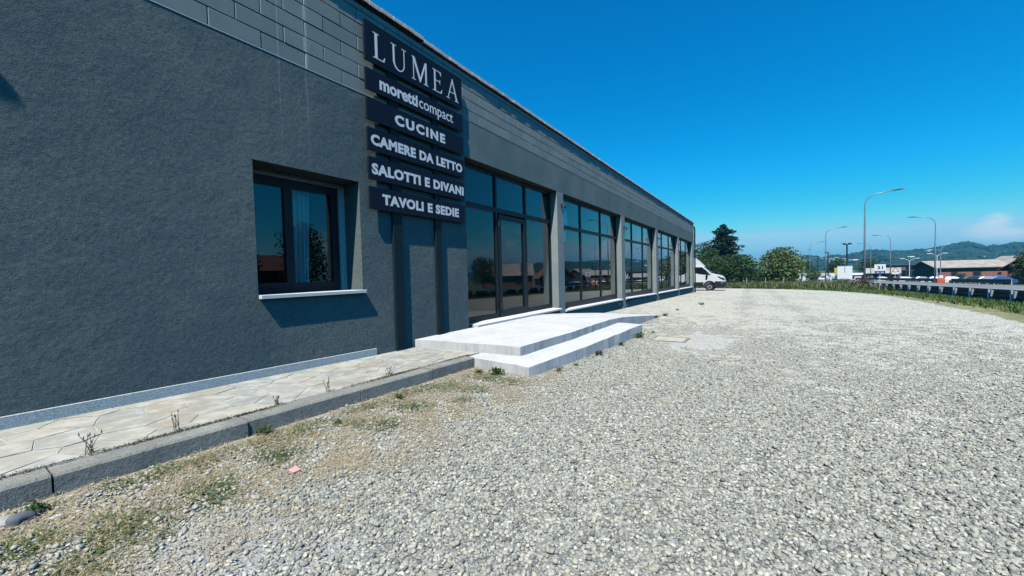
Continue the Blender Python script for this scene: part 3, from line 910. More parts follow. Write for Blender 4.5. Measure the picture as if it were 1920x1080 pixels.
def text_words(txt, y0, y1, z0, z1, bold, spacing, parent):
    """one lettering part per word"""
    me = text_mesh(txt, y0, y1, z0, z1, bold, spacing)
    bm = bmesh.new(); bm.from_mesh(me); bm.verts.ensure_lookup_table()
    seen = set(); comps = []
    for v in bm.verts:
        if v.index in seen: continue
        st_ = [v]; seen.add(v.index); cc_ = []
        while st_:
            q = st_.pop(); cc_.append(q.index)
            for e in q.link_edges:
                w_ = e.other_vert(q)
                if w_.index not in seen: seen.add(w_.index); st_.append(w_)
        comps.append((min(bm.verts[i].co.y for i in cc_), max(bm.verts[i].co.y for i in cc_), cc_))
    comps.sort(key=lambda t_: t_[0]); words = [[comps[0]]]
    for c_ in comps[1:]:
        if c_[0] - max(k_[1] for k_ in words[-1]) > .055: words.append([c_])
        else: words[-1].append(c_)
    for w_ in words:
        ids = set(i for c_ in w_ for i in c_[2]); b2 = bm.copy(); b2.verts.ensure_lookup_table()
        bmesh.ops.delete(b2, geom=[v for v in b2.verts if v.index not in ids], context='VERTS')
        m2 = bpy.data.meshes.new('lettering'); b2.to_mesh(m2); b2.free(); m2.materials.append(M['letter_white'])
        world_part('lettering', m2, parent)
    bm.free()
def world_part(name, me, parent):
    o = bpy.data.objects.new(name, me); COL.objects.link(o); o.parent = parent
    off = Vector((0, 0, 0)); p = parent
    while p is not None: off += p.location; p = p.parent
    o.location = -off
    return o
PY0, PY1 = 3.625, 5.705
def panel(z0, z1, zr0=0, zr1=0):
    return MB().bbox(XP0, XP1, PY0, PY1, z0, z1, .003).build('sign_panel', M['sign_panel'], S)
# serif capitals for the top panel
def arc(cx, cy, rx, ry, a0, a1, n=14):
    return [(cx + rx * math.cos(a0 + (a1 - a0) * i / n), cy + ry * math.sin(a0 + (a1 - a0) * i / n)) for i in range(n + 1)]
def serif_word(y0, y1, z0, z1, parent):
    def bar(x0, x1, a, b): return [(x0, a), (x1, a), (x1, b), (x0, b)]
    glyph = {
     'L': (.66, [bar(.09, .225, .04, .97), bar(.0, .31, .96, 1.0), bar(.0, .57, .0, .042), [(.57, 0), (.62, .19), (.585, .19), (.50, .042), (.50, .0)]]),
     'U': (.88, [bar(.10, .20, .32, .97), bar(.0, .30, .965, 1.0), bar(.73, .775, .32, .97), bar(.62, .88, .965, 1.0),
                 arc(.4375, .34, .3375, .36, math.pi, 2 * math.pi) + arc(.465, .34, .265, .305, 2 * math.pi, math.pi)]),
     'M': (1.14, [bar(.13, .175, .0, .97), bar(.03, .28, .0, .035), [(.05, 1), (.245, 1), (.60, .18), (.545, .0), (.13, .90)], [(.545, 0), (.60, 0.02), (.975, .93), (.93, 1), (.86, .86), (.55, .13)], bar(.92, 1.02, .0, 1.0), bar(.82, 1.12, .0, .035)]),
     'E': (.70, [bar(.10, .21, .03, .97), bar(.0, .60, .96, 1.0), bar(.0, .62, .0, .04), bar(.21, .50, .50, .54), [(.60, 1), (.615, .82), (.58, .82), (.50, .96)], [(.62, 0), (.67, .19), (.635, .19), (.53, .04)], [(.50, .42), (.525, .42), (.525, .62), (.50, .62)]]),
     'A': (.96, [[(.10, .03), (.15, .03), (.49, .90), (.455, .98)], [(.43, 1.0), (.50, 1.03), (.88, .03), (.75, .03)], bar(.23, .71, .33, .37), bar(.0, .27, .0, .035), bar(.66, .97, .0, .035)]),
    }
    word = 'LUMEA'; gap = .30
    tot = sum(glyph[c][0] for c in word) + gap * (len(word) - 1)
    sc = (y1 - y0) / tot; x = 0
    for c in word:
        wd, polys = glyph[c]
        mb = MB()
        for i, p in enumerate(polys):
            pp = [(y0 + (x + u) * sc, z0 + v * (z1 - z0)) for u, v in p]
            mb.prism_x(pp, XP1 - .001, XP1 + .0015 + i * .0003)
        mb.build('letter', M['letter_white'], parent)
        x += wd + gap
p1 = panel(4.165, 4.715); serif_word(3.77, 5.61, 4.245, 4.60, p1)
p2 = panel(3.765, 4.065)
world_part('lettering', text_mesh('moretti', 3.86, 4.60, 3.80 + .03, 4.01, .034), p2)
world_part('lettering', text_mesh('compact', 4.63, 5.44, 3.775 + .008, 3.985, .004), p2)
p3 = panel(3.352, 3.662); world_part('lettering', text_mesh('CUCINE', 4.12, 5.22, 3.42, 3.58, .048, 1.28), p3)
p4 = panel(2.935, 3.25); text_words('CAMERE DA LETTO', 3.675, 5.66, 3.012, 3.168, .05, 1.1, p4)
p5 = panel(2.53, 2.845); text_words('SALOTTI E DIVANI', 3.675, 5.68, 2.605, 2.762, .05, 1.1, p5)
p6 = panel(2.118, 2.432); text_words('TAVOLI E SEDIE', 3.84, 5.53, 2.197, 2.352, .05, 1.1, p6)

# canopy past the left edge of the view; its shadow falls on the wall
CN = thing('wall_canopy', 'small flat canopy past the left edge whose shadow falls on the wall', 'canopy', (W, -1.4, 4.3))
MB().bbox(W, W + .30, -2.2, -.50, 4.26, 4.32, .005).build('canopy_slab', M['post_paint'], CN)
for yb in (-2.1, -.65):
    MB().tube([(W, yb, 4.62), (W + .27, yb, 4.32)], .012, 6).build('stay_rod', M['black_metal'], CN)

# ================================================================== FOOTPATH, STEPS
fpath = MB()
V = []
for q in (-7, 4.6):
    V += [(W - .02, q, FP(q) - .3), (-3.47, q, FP(q) - .3), (-3.47, q, FP(q) - .004), (W - .02, q, FP(q) - .004)]
fpath.add(V, [(0, 1, 2, 3), (7, 6, 5, 4), (0, 4, 5, 1), (1, 5, 6, 2), (2, 6, 7, 3), (3, 7, 4, 0)])
FPATH = tag(fpath.build('footpath', M['path_mortar']), kind='structure')
# kerb stones, one metre each
yk = [-2.56, -1.56, -.56, .44, 1.42, 2.42, 3.4, 4.22]
for i in range(len(yk) - 1):
    a, b = yk[i] + .005, yk[i + 1] - .005
    dz = random.uniform(-.006, .006); dx = random.uniform(-.008, .008)
    x0, x1 = -3.468, -3.30
    V = []
    for q in (a, b):
        V += [(x0 + dx, q, FP(q) - .35), (x1 + dx, q, FP(q) - .35), (x1 + dx, q, FP(q) + dz - .014), (x1 + dx - .012, q, FP(q) + dz), (x0 + dx, q, FP(q) + dz)]
    mb = MB().add(V, [(0, 1, 2, 3, 4), (9, 8, 7, 6, 5)] + [(k, 5 + k, 5 + (k + 1) % 5, (k + 1) % 5) for k in range(5)])
    mb.build('kerb_stone', M['kerb_concrete'], FPATH)
# crazy paving: Voronoi cells, shrunk and proud of the mortar
rv = random.Random(21)
sites = []
while len(sites) < 78:
    p = (rv.uniform(-4.65, -3.47), rv.uniform(-.9, 4.45))
    if all((p[0] - q[0]) ** 2 + (p[1] - q[1]) ** 2 > .205 ** 2 for q in sites): sites.append(p)
    elif rv.random() < .002: break
def clip_half(poly, nx, ny, d):
    out = []
    for i in range(len(poly)):
        p, q = poly[i], poly[(i + 1) % len(poly)]
        a = p[0] * nx + p[1] * ny - d; b = q[0] * nx + q[1] * ny - d
        if a <= 0: out.append(p)
        if a * b < 0:
            t = a / (a - b); out.append((p[0] + (q[0] - p[0]) * t, p[1] + (q[1] - p[1]) * t))
    return out
for i, s_ in enumerate(sites):
    gap = rv.uniform(.002, .006)
    poly = [(W + .03, -1.1), (-3.478, -1.1), (-3.478, 4.45), (W + .03, 4.45)]
    for j, q in enumerate(sites):
        if i == j or (q[0] - s_[0]) ** 2 + (q[1] - s_[1]) ** 2 > 1.2: continue
        nx, ny = q[0] - s_[0], q[1] - s_[1]; L = math.hypot(nx, ny); nx /= L; ny /= L
        d = (q[0] + s_[0]) / 2 * nx + (q[1] + s_[1]) / 2 * ny - gap
        poly = clip_half(poly, nx, ny, d)
        if len(poly) < 3: break
    if len(poly) < 3: continue
    # nibble the outline
    pp = []
    for k in range(len(poly)):
        p, q = poly[k], poly[(k + 1) % len(poly)]
        pp.append(p)
        L = math.hypot(q[0] - p[0], q[1] - p[1])
        if L > .12:
            m_ = rv.uniform(.35, .65); cx, cy = p[0] + (q[0] - p[0]) * m_, p[1] + (q[1] - p[1]) * m_
            k_ = rv.uniform(.0, .06); pp.append((cx + (s_[0] - cx) * k_, cy + (s_[1] - cy) * k_))
    tx, ty, h = rv.uniform(-.008, .008), rv.uniform(-.008, .008), rv.uniform(-.001, .002)
    f1 = lambda x, y: FP(y) + h + tx * (x - s_[0]) + ty * (y - s_[1])
    MB().prism(pp, lambda x, y: FP(y) - .02, f1).build('flagstone', M['flagstone'], FPATH)

ST = thing('entrance_steps', 'white concrete entrance landing with one lower step and a ramp down at its far end', 'steps', (-3.4, 6.5, 0))
def rough_slab(name, poly, zt, zb, wob=.011, seed=1, sub=.18):
    r_ = random.Random(seed); pp = []
    for k in range(len(poly)):
        p, q = poly[k], poly[(k + 1) % len(poly)]
        L = math.hypot(q[0] - p[0], q[1] - p[1]); n_ = max(1, int(L / sub))
        for i in range(n_):
            t = i / n_; pp.append((p[0] + (q[0] - p[0]) * t + r_.uniform(-wob, wob), p[1] + (q[1] - p[1]) * t + r_.uniform(-wob, wob)))
    bmh = bmesh.new()
    top = [bmh.verts.new((x, y, zt)) for x, y in pp]
    cx = sum(p[0] for p in pp) / len(pp); cy = sum(p[1] for p in pp) / len(pp)
    f = bmh.faces.new(top)
    bot = [bmh.verts.new((x, y, zb(x, y))) for x, y in pp]
    for i in range(len(pp)):
        j = (i + 1) % len(pp)
        bmh.faces.new((top[i], bot[i], bot[j], top[j]))
    edges = [e for e in f.edges]
    bmesh.ops.bevel(bmh, geom=edges, offset=.012, segments=2, affect='EDGES', profile=.6)
    bmesh.ops.recalc_face_normals(bmh, faces=bmh.faces)
    me = bpy.data.meshes.new(name); bmh.to_mesh(me); bmh.free()
    me.materials.append(M['pale_concrete'])
    return world_part(name, me, ST)
rough_slab('landing', [(W + .001, 4.46), (-2.80, 4.60), (-2.71, 6.1), (-2.69, 8.2), (W + .001, 8.2)], .158, lambda x, y: g(x, y) - .25, seed=4)
RY = [8.2, 8.6, 9.0, 9.4, 10.2, 11.0, 11.9, 12.7, 13.5]; RZ = [.158, .145, .122, .09, .02, -.05, -.13, -.205, -.29]
V = []; F = []; rr2 = random.Random(8)
for q, zq in zip(RY, RZ):
    xe = -2.69 + rr2.uniform(-.012, .012)
    V += [(W + .001, q, zq), (xe - .012, q, zq), (xe, q, zq - .014), (xe, q, zq - .4)]
for i in range(len(RY) - 1):
    for k in range(3): F.append((i * 4 + k, i * 4 + k + 1, i * 4 + 5 + k, i * 4 + 4 + k))
F += [(0, 1, 2, 3), tuple(len(V) - 4 + k for k in range(4))[::-1]]
MB().add(V, F).build('ramp', M['pale_concrete'], ST)
rough_slab('lower_step', [(-3.44, 4.235), (-2.37, 4.10), (-2.25, 5.6), (-2.14, 8.5), (-2.46, 8.62), (-2.72, 8.62), (-2.78, 4.64), (-3.44, 4.62)], .030, lambda x, y: g(x, y) - .25, seed=9)

# ================================================================== GRAVEL, WEEDS
STEP_POLY = [(-3.44, 4.235), (-2.37, 4.10), (-2.25, 5.6), (-2.14, 8.5), (-2.46, 8.62), (-2.69, 8.7), (-2.69, 13.2), (-4.7, 13.2), (-4.7, 4.2)]
def in_poly(x, y, poly):
    x = np.asarray(x); y = np.asarray(y); ins = np.zeros(x.shape, bool); n_ = len(poly)
    for i in range(n_):
        x0, y0 = poly[i]; x1, y1 = poly[(i + 1) % n_]
        c = ((y0 > y) != (y1 > y)) & (x < (x1 - x0) * (y - y0) / (y1 - y0 + 1e-12) + x0)
        ins ^= c
    return ins
def lowfreq(x, y, s=1.0, ph=0.0):
    return (np.sin(x * 2.1 * s + 1.7 * np.sin(y * 1.3 * s + ph) + ph) + np.sin(y * 2.7 * s - 1.3 * np.sin(x * 1.9 * s + 2 * ph) + 2.1 + ph) + .6 * np.sin((x + y) * 5.3 * s + ph)) / 2.6
def gravel_pts(n, r0, r1, a0=-1.62, a1=.66):
    r = np.sqrt(RNG.uniform(r0 ** 2, r1 ** 2, n)); a = RNG.uniform(a0, a1, n)
    x = np.sin(a) * r; y = np.cos(a) * r
    le = np.interp(y, [p[0] for p in LOT], [p[1] for p in LOT])
    ok = (x > -3.285) & (x < le) & ~in_poly(x, y, STEP_POLY) & (y > -1.2)
    return x[ok], y[ok]
PAL = np.array([[.42, .43, .41], [.30, .325, .325], [.52, .51, .455], [.58, .555, .47], [.22, .245, .255], [.49, .495, .475], [.66, .655, .61], [.13, .145, .15], [.36, .385, .36], [.50, .445, .35], [.75, .745, .72]])
PW = np.array([.17, .16, .14, .09, .11, .12, .08, .05, .05, .02, .01]); PW = PW / PW.sum()
_bm = bmesh.new(); bmesh.ops.create_icosphere(_bm, subdivisions=2, radius=1); _bm.verts.ensure_lookup_table()
PB_V = np.array([v.co[:] for v in _bm.verts]); PB_F = np.array([[v.index for v in f.verts] for f in _bm.faces]); _bm.free()
PR = .115
gcol = {'dense': bpy.data.collections.new('gravel_patches'), 'sparse': bpy.data.collections.new('gravel_sparse_patches'), 'dusty': bpy.data.collections.new('gravel_dusty_patches'), 'fines': bpy.data.collections.new('gravel_fines_patches')}
def gravel_patch(kind, dens):
    n = int(math.pi * PR * PR * dens)
    r = PR * np.sqrt(RNG.uniform(0, 1, n)); a = RNG.uniform(0, 6.2832, n)
    rad = np.clip(RNG.lognormal(math.log(.0056), .36, n), .0028, .013)
    S = np.stack([rad * RNG.uniform(1.0, 1.5, n), rad * RNG.uniform(.8, 1.1, n), rad * RNG.uniform(.55, .9, n)], 1)
    if kind == 'fines': S *= np.array([.8, .8, .45])
    P = np.stack([r * np.cos(a), r * np.sin(a), S[:, 2] * RNG.uniform(-.3, 1.3, n) + .001], 1)
    nv = len(PB_V); ph = RNG.uniform(0, 6.28, (n, 1, 3))
    k = 1 + .14 * np.sin(PB_V[None, :, 0:1] * 2.6 + ph[:, :, 0:1]) + .12 * np.sin(PB_V[None, :, 1:2] * 3.1 + ph[:, :, 1:2]) + .10 * np.sin(PB_V[None, :, 2:3] * 3.7 + ph[:, :, 2:3])
    V = PB_V[None] * k * S[:, None, :]
    t_ = RNG.normal(0, .4, n); c, s_ = np.cos(t_)[:, None], np.sin(t_)[:, None]
    V = np.stack([V[:, :, 0], V[:, :, 1] * c - V[:, :, 2] * s_, V[:, :, 1] * s_ + V[:, :, 2] * c], -1)
    t_ = RNG.uniform(0, 6.28, n); c, s_ = np.cos(t_)[:, None], np.sin(t_)[:, None]
    V = np.stack([V[:, :, 0] * c - V[:, :, 1] * s_, V[:, :, 0] * s_ + V[:, :, 1] * c, V[:, :, 2]], -1) + P[:, None, :]
    F = PB_F[None] + (np.arange(n) * nv)[:, None, None]
    C = PAL[RNG.choice(len(PAL), n, p=PW)] * RNG.uniform(.55, 1.10, (n, 1)) * np.array([1.03, 1.0, .875])
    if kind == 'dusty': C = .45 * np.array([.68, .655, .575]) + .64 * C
    if kind == 'fines': C = .62 * np.array([.66, .63, .54]) + .4 * C
    if kind == 'sparse': C = .30 * np.array([.64, .61, .53]) + .72 * C
    o = np_mesh('gravel_patch', V.reshape(-1, 3), F.reshape(-1, 3), M['pebble'], np.repeat(C[:, None, :], nv, 1).reshape(-1, 3))
    o.data.shade_smooth()
    COL.objects.unlink(o); gcol[kind].objects.link(o)
for _i in range(7): gravel_patch('dense', 7600)
for _i in range(5): gravel_patch('sparse', 2600)
for _i in range(5): gravel_patch('fines', 620)
for _i in range(6): gravel_patch('dusty', 6400)
def gravel_field(name, kind, X, Y, label):
    n = len(X)
    me = bpy.data.meshes.new(name); me.vertices.add(n)
    me.vertices.foreach_set('co', np.stack([X, Y, G(X, Y)], 1).astype(np.float32).ravel())
    ra = me.attributes.new('turn', 'FLOAT', 'POINT'); ra.data.foreach_set('value', RNG.uniform(0, 6.28, n).astype(np.float32))
    sa = me.attributes.new('size', 'FLOAT', 'POINT'); sa.data.foreach_set('value', RNG.uniform(.92, 1.12, n).astype(np.float32))
    o = link_mesh(name, me, M['pebble'])
    ng = bpy.data.node_groups.new('gravel_scatter', 'GeometryNodeTree')
    ng.interface.new_socket('Geometry', in_out='INPUT', socket_type='NodeSocketGeometry'); ng.interface.new_socket('Geometry', in_out='OUTPUT', socket_type='NodeSocketGeometry')
    N = ng.nodes; gi = N.new('NodeGroupInput'); go = N.new('NodeGroupOutput')
    iop = N.new('GeometryNodeInstanceOnPoints'); ci = N.new('GeometryNodeCollectionInfo')
    ci.inputs['Collection'].default_value = gcol[kind]; ci.inputs['Separate Children'].default_value = True; ci.inputs['Reset Children'].default_value = True
    iop.inputs['Pick Instance'].default_value = True
    at = N.new('GeometryNodeInputNamedAttribute'); at.data_type = 'FLOAT'; at.inputs['Name'].default_value = 'turn'
    cx = N.new('ShaderNodeCombineXYZ'); ng.links.new(at.outputs['Attribute'], cx.inputs['Z'])
    at2 = N.new('GeometryNodeInputNamedAttribute'); at2.data_type = 'FLOAT'; at2.inputs['Name'].default_value = 'size'
    ng.links.new(gi.outputs[0], iop.inputs['Points']); ng.links.new(ci.outputs[0], iop.inputs['Instance'])
    ng.links.new(cx.outputs[0], iop.inputs['Rotation']); ng.links.new(at2.outputs['Attribute'], iop.inputs['Scale'])
    ng.links.new(iop.outputs[0], go.inputs[0])
    md = o.modifiers.new('scatter', 'NODES'); md.node_group = ng
    return tag(o, label, 'gravel', kind='stuff')
st_ = PR * 1.42
gxx, gyy2 = np.meshgrid(np.arange(-12, 6.3, st_), np.arange(-1.4, 49.5, st_ * .866)); gxx = gxx + (np.arange(gxx.shape[0]) % 2)[:, None] * st_ * .5
X = gxx.ravel() + RNG.uniform(-.03, .03, gxx.size); Y = gyy2.ravel() + RNG.uniform(-.03, .03, gxx.size)
le = np.interp(Y, [p[0] for p in LOT], [p[1] for p in LOT])
ok = (X > -3.285 + PR * .75) & (X < le - .02) & (Y > -1.3)
ok |= (X > W + .06 + PR) & (Y > 13.6) & (X < le - .02)
ok |= (Y > YE + .2) & (X < le - .02)
ok &= np.arctan2(X, Y) < .62                       # nothing past the right of the view
for dx, dy in ((.09, 0), (-.09, 0), (0, .09), (0, -.09)): ok &= ~in_poly(X + dx, Y + dy, STEP_POLY)
X, Y = X[ok], Y[ok]
bare = np.exp(-(((X + 1.9) / .75) ** 2 + ((Y - .7) / .55) ** 2)) * .9 + np.exp(-(((X + 1.0) / .95) ** 2 + ((Y - 8.1) / 1.9) ** 2)) * 1.45 + np.exp(-(((X + 2.0) / .35) ** 2 + ((Y - 3.6) / .9) ** 2)) * .7
bare += .4 * np.exp(-(((X + .2 + .02 * Y) / .28) ** 2)) * np.clip((Y - 8) / 4, 0, 1) + .4 * np.exp(-(((X - 1.4 + .02 * Y) / .28) ** 2)) * np.clip((Y - 8) / 4, 0, 1)     # wheel tracks
band = np.clip((-2.0 - X + .35 * lowfreq(X, Y, 1.2)) / .4, 0, 1) * (Y < 4.6) * 1.1
bare += .42 * np.clip((Y - 7) / 14, 0, 1) * (1 + .6 * lowfreq(X * .5, Y * .25, 1.0, .7))
u = RNG.uniform(.25, .8, len(X)); sp = (bare + band + .22 * lowfreq(X, Y, .9, 2.0)) > u
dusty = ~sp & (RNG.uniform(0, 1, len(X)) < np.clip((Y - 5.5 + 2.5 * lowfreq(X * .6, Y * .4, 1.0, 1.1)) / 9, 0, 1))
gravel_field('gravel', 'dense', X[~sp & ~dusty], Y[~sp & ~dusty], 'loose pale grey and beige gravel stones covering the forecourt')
fines = sp & (bare > RNG.uniform(.75, 1.15, len(X)))
gravel_field('bare_grit', 'fines', X[fines], Y[fines], 'few stones on the sandy bare patch round the drain cover')
sp &= ~fines
gravel_field('thin_gravel', 'sparse', X[sp], Y[sp], 'thinly scattered stones over bare gritty ground by kerb and drain')
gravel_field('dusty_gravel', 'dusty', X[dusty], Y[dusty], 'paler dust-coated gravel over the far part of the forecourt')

def blades(name, x, y, z, h, w, cols, mat, lean=.5, flat=0.0, seg=1):
    """thin tapering blades; h length, w width arrays; flat 0 upright .. 1 lying"""
    n = len(x); a = RNG.uniform(0, 2 * np.pi, n)
    d = np.stack([np.cos(a), np.sin(a), np.zeros(n)], 1); sd_ = np.stack([-np.sin(a), np.cos(a), np.zeros(n)], 1)
    ln = RNG.uniform(.2, 1, n) * lean
    up = np.sqrt(np.clip(1 - np.clip(ln, 0, .99) ** 2, .02, 1)) * (1 - flat)
    hv = np.sqrt(np.clip(1 - up ** 2, 0, 1))
    base = np.stack([x, y, z], 1)
    dirv = d * hv[:, None] + np.array([0, 0, 1.]) * up[:, None]
    mid = base + dirv * (h * .55)[:, None]
    tip = mid + (d * (hv * 1.2)[:, None] + np.array([0, 0, 1.]) * (up * .75)[:, None]) * (h * .45)[:, None]
    wv = sd_ * (w * .5)[:, None]
    V = np.stack([base - wv, base + wv, mid + wv * .8, mid - wv * .8, tip], 1).reshape(-1, 3)
    i0 = np.arange(n) * 5
    F = np.concatenate([np.stack([i0, i0 + 1, i0 + 2], 1), np.stack([i0, i0 + 2, i0 + 3], 1), np.stack([i0 + 3, i0 + 2, i0 + 4], 1)])
    C = np.repeat(cols[:, None, :], 5, 1).reshape(-1, 3)
    return np_mesh(name, V, F, mat, C)
def tints(n, base, var=.25, warm=.15):
    b = np.array(base)[None] * RNG.uniform(1 - var, 1 + var, (n, 1))
    b[:, 0] *= RNG.uniform(1 - warm, 1 + warm, n); return np.clip(b, 0, .9)

# dry straw lying in front of the kerb
n = 90000
x = RNG.uniform(-3.28, -1.6, n); y = RNG.uniform(-.2, 4.6, n)
dens = np.clip((-2.0 - x + .5 * lowfreq(x, y, 1.3)) / .55, 0, 1) * .8
for cx, cy, rx, ry, k_ in ((-2.3, 1.6, .5, .6, 1.0), (-2.45, 2.45, .5, .55, 1.0), (-2.3, 3.3, .45, .6, .9), (-2.7, .75, .3, .35, .9), (-2.05, .75, .2, .15, .8), (-1.95, 1.1, .25, .2, .6), (-2.9, 3.7, .4, .4, .8)):
    dens = np.maximum(dens, k_ * np.exp(-(((x - cx) / rx) ** 2 + ((y - cy) / ry) ** 2)))
dens *= np.clip(.55 + .9 * lowfreq(x, y, 4.0, 1.0), 0, 1)
k = (RNG.uniform(0, 1, n) < dens) & ~in_poly(x, y, STEP_POLY)
x, y = x[k], y[k]; n = len(x)
st = blades('dry_grass', x, y, G(x, y) + RNG.uniform(.006, .022, n), RNG.uniform(.018, .065, n), RNG.uniform(.0013, .0032, n), tints(n, (.47, .38, .235), .4, .12), M['straw'], .9, .82)
tag(st, 'dry straw-coloured grass scattered on the gravel before the kerb', 'dry grass', kind='stuff')
# patchy green grass between
n = 60000
x = RNG.uniform(-3.28, -2.0, n); y = RNG.uniform(-.1, 4.4, n); dens = np.zeros(n)
for cx, cy, rx, ry in ((-2.55, .55, .2, .16), (-2.75, .28, .12, .1), (-2.6, .92, .2, .1), (-3.05, 1.6, .12, .3), (-2.85, 2.0, .14, .1), (-2.75, 2.55, .2, .12), (-2.95, 3.25, .16, .22), (-2.62, 3.3, .15, .15), (-2.8, 3.8, .2, .12), (-3.1, 2.3, .1, .2), (-2.75, 1.35, .16, .12), (-2.45, 2.95, .1, .1), (-3.1, .95, .1, .3), (-3.12, 2.9, .1, .35), (-2.6, 2.1, .15, .12), (-2.5, 3.75, .18, .12), (-2.35, .35, .18, .1)):
    dens = np.maximum(dens, np.exp(-(((x - cx) / rx) ** 2 + ((y - cy) / ry) ** 2)))
k = (RNG.uniform(0, 1, n) < dens * .8) & ~in_poly(x, y, STEP_POLY)
x, y = x[k], y[k]; n = len(x)
gg = blades('green_grass', x, y, G(x, y), RNG.uniform(.025, .075, n), RNG.uniform(.003, .007, n), tints(n, (.12, .155, .05), .35, .25), M['blade'], .9, .35)
tag(gg, 'thin green grass patches growing between the kerb and gravel', 'grass', kind='stuff')
# moss line along the inner kerb joint
n = 6500
y = RNG.uniform(-.6, 4.3, n); x = -3.47 + RNG.normal(0, .012, n)
k = lowfreq(x * 0, y, 1.6, .6) + RNG.normal(0, .35, n) > .15
x, y = x[k], y[k]; n = len(x)
mo = blades('kerb_moss', x, y, np.array([FP(q) for q in y]), RNG.uniform(.008, .028, n), RNG.uniform(.003, .006, n), tints(n, (.12, .125, .055), .4, .3), M['blade'], .9, .3)
tag(mo, 'dark moss and fine weeds along the kerb joint', 'moss', kind='stuff')

def weed(name, label, x, y, z, size, n_, colr, up=.55, width=.28, group=None, seed=0):
    r_ = np.random.default_rng(seed + 100)
    V = []; F = []; C = []
    for i in range(n_):
        a = r_.uniform(0, 6.283); el = r_.uniform(.25, 1.35) * up + r_.uniform(0, .35); L = size * r_.uniform(.22, .62); wd = L * width * r_.uniform(.7, 1.2)
        d = np.array([math.cos(a) * math.cos(el), math.sin(a) * math.cos(el), math.sin(el)]); s_ = np.array([-math.sin(a), math.cos(a), 0])
        b0 = np.array([r_.normal(0, .28) * size, r_.normal(0, .28) * size, r_.uniform(0, .55) * size])
        p = [b0, b0 + d * L * .5 - np.array([0, 0, .0]), b0 + d * L - np.array([0, 0, L * .25 * r_.uniform(.3, 1.2)])]
        b = len(V)
        V += [p[0], p[1] + s_ * wd * .5, p[2], p[1] - s_ * wd * .5, p[1] + np.array([0, 0, wd * .12])]
        F += [(b, b + 1, b + 4), (b + 1, b + 2, b + 4), (b + 2, b + 3, b + 4), (b + 3, b, b + 4)]
        c = np.array(colr) * r_.uniform(.6, 1.4); C += [c] * 5
    o = np_mesh(name, np.array(V), np.array(F), M['leaf'], np.array(C))
    o.location = (x, y, z)
    return tag(o, label, 'weed', group)
GR = (.075, .15, .035); GD = (.05, .095, .035)
weeds = [(-2.78, 3.98, .16, 60, GR, 'bright leafy weed against the near end of the lower step'),
         (-3.02, 3.95, .11, 40, (.13, .17, .05), 'yellowish weed in the corner of kerb and lower step'),
         (-3.04, 2.67, .10, 36, GD, 'small leafy weed on gravel level with the kerb stone before the last'),
         (-2.95, 1.93, .07, 26, GR, 'low green weed in gravel below the window, amid dry straw'),
         (-3.24, 1.50, .13, 30, (.09, .13, .05), 'grassy tuft of weed against the kerb joint below the window'),
         (-2.20, 4.55, .10, 30, (.14, .15, .06), 'olive weed at the near front corner of the lower step'),
         (-2.13, 4.95, .08, 24, GR, 'small weed at the foot of the lower step, second from its corner'),
         (-2.14, 5.85, .13, 36, GD, 'dark weed at the foot of the lower step, halfway along'),
         (-2.10, 6.9, .12, 34, GD, 'weed at the foot of the lower step, third of the row'),
         (-2.06, 7.95, .17, 50, GR, 'large green weed near the far end of the lower step'),
         (-1.98, 8.75, .10, 24, (.16, .15, .06), 'dry olive weed beyond the end of the lower step'),
         (-2.55, 12.9, .16, 44, GD, 'dark weed at the low far end of the ramp'),
         (-2.65, 12.15, .14, 34, GD, 'dark weed on gravel in front of the second glazed bay'),
         (-2.6, 15.4, .12, 30, GD, 'small dark weed on gravel, farthest but one from the camera'),
         (-2.2, 18.8, .2, 34, GD, 'small dark weed farthest along the gravel before the glazed bays'),
         (-3.12, .36, .10, 34, GD, 'dark weed beside the round stone at the lower left')]
for i, (x, y, s_, n_, c, lab) in enumerate(weeds):
    weed('weed', lab, x, y, g(x, y) - .005, s_ * .8, n_ * 3, c, up=.7, width=.34, seed=i)
def stem_weed(x, y, s_, n_, lab, seed):
    r_ = random.Random(seed); mb = MB()
    for i in range(n_):
        a = r_.uniform(0, 6.28); L = s_ * r_.uniform(.5, 1); k_ = r_.uniform(.15, .7)
        p0 = (x + r_.uniform(-.02, .02), y + r_.uniform(-.02, .02), FP(y))
        p1 = (p0[0] + math.cos(a) * L * k_ * .5, p0[1] + math.sin(a) * L * k_ * .5, p0[2] + L * .6)
        p2 = (p0[0] + math.cos(a) * L * k_, p0[1] + math.sin(a) * L * k_, p0[2] + L)
        mb.tube([p0, p1, p2], [.0022, .0018, .0012], 4)
        mb.tube([p2, (p2[0] + .004, p2[1], p2[2] + .02)], [.0045, .001], 5)
        for q in range(2):
            t = r_.uniform(.3, .8); c = [p0[k] + (p1[k] - p0[k]) * t for k in range(3)]; b = r_.uniform(0, 6.28)
            e = (c[0] + math.cos(b) * .03, c[1] + math.sin(b) * .03, c[2] + .012)
            mb.add([c, (c[0] + .004, c[1] + .004, c[2]), e], [(0, 1, 2)])
    o = mb.build('stalk_weed', M['weed_stalk'])
    tag(o, lab, 'weed')
M_plain('weed_stalk', (.085, .09, .045), .8, .3, 30)
stem_weed(-3.50, .62, .13, 7, 'stalky weed on the footpath edge nearest the camera', 1)
stem_weed(-3.49, 1.05, .14, 5, 'thin stalked weed on the footpath edge, second from the camera', 2)
stem_weed(-3.50, 1.72, .06, 9, 'squat dark weed on the footpath edge below the window', 3)
stem_weed(-3.49, 2.20, .13, 6, 'tall stalked weed casting a shadow over the kerb face', 4)
stem_weed(-3.52, 2.95, .07, 9, 'low weed on the footpath edge towards the steps', 5)
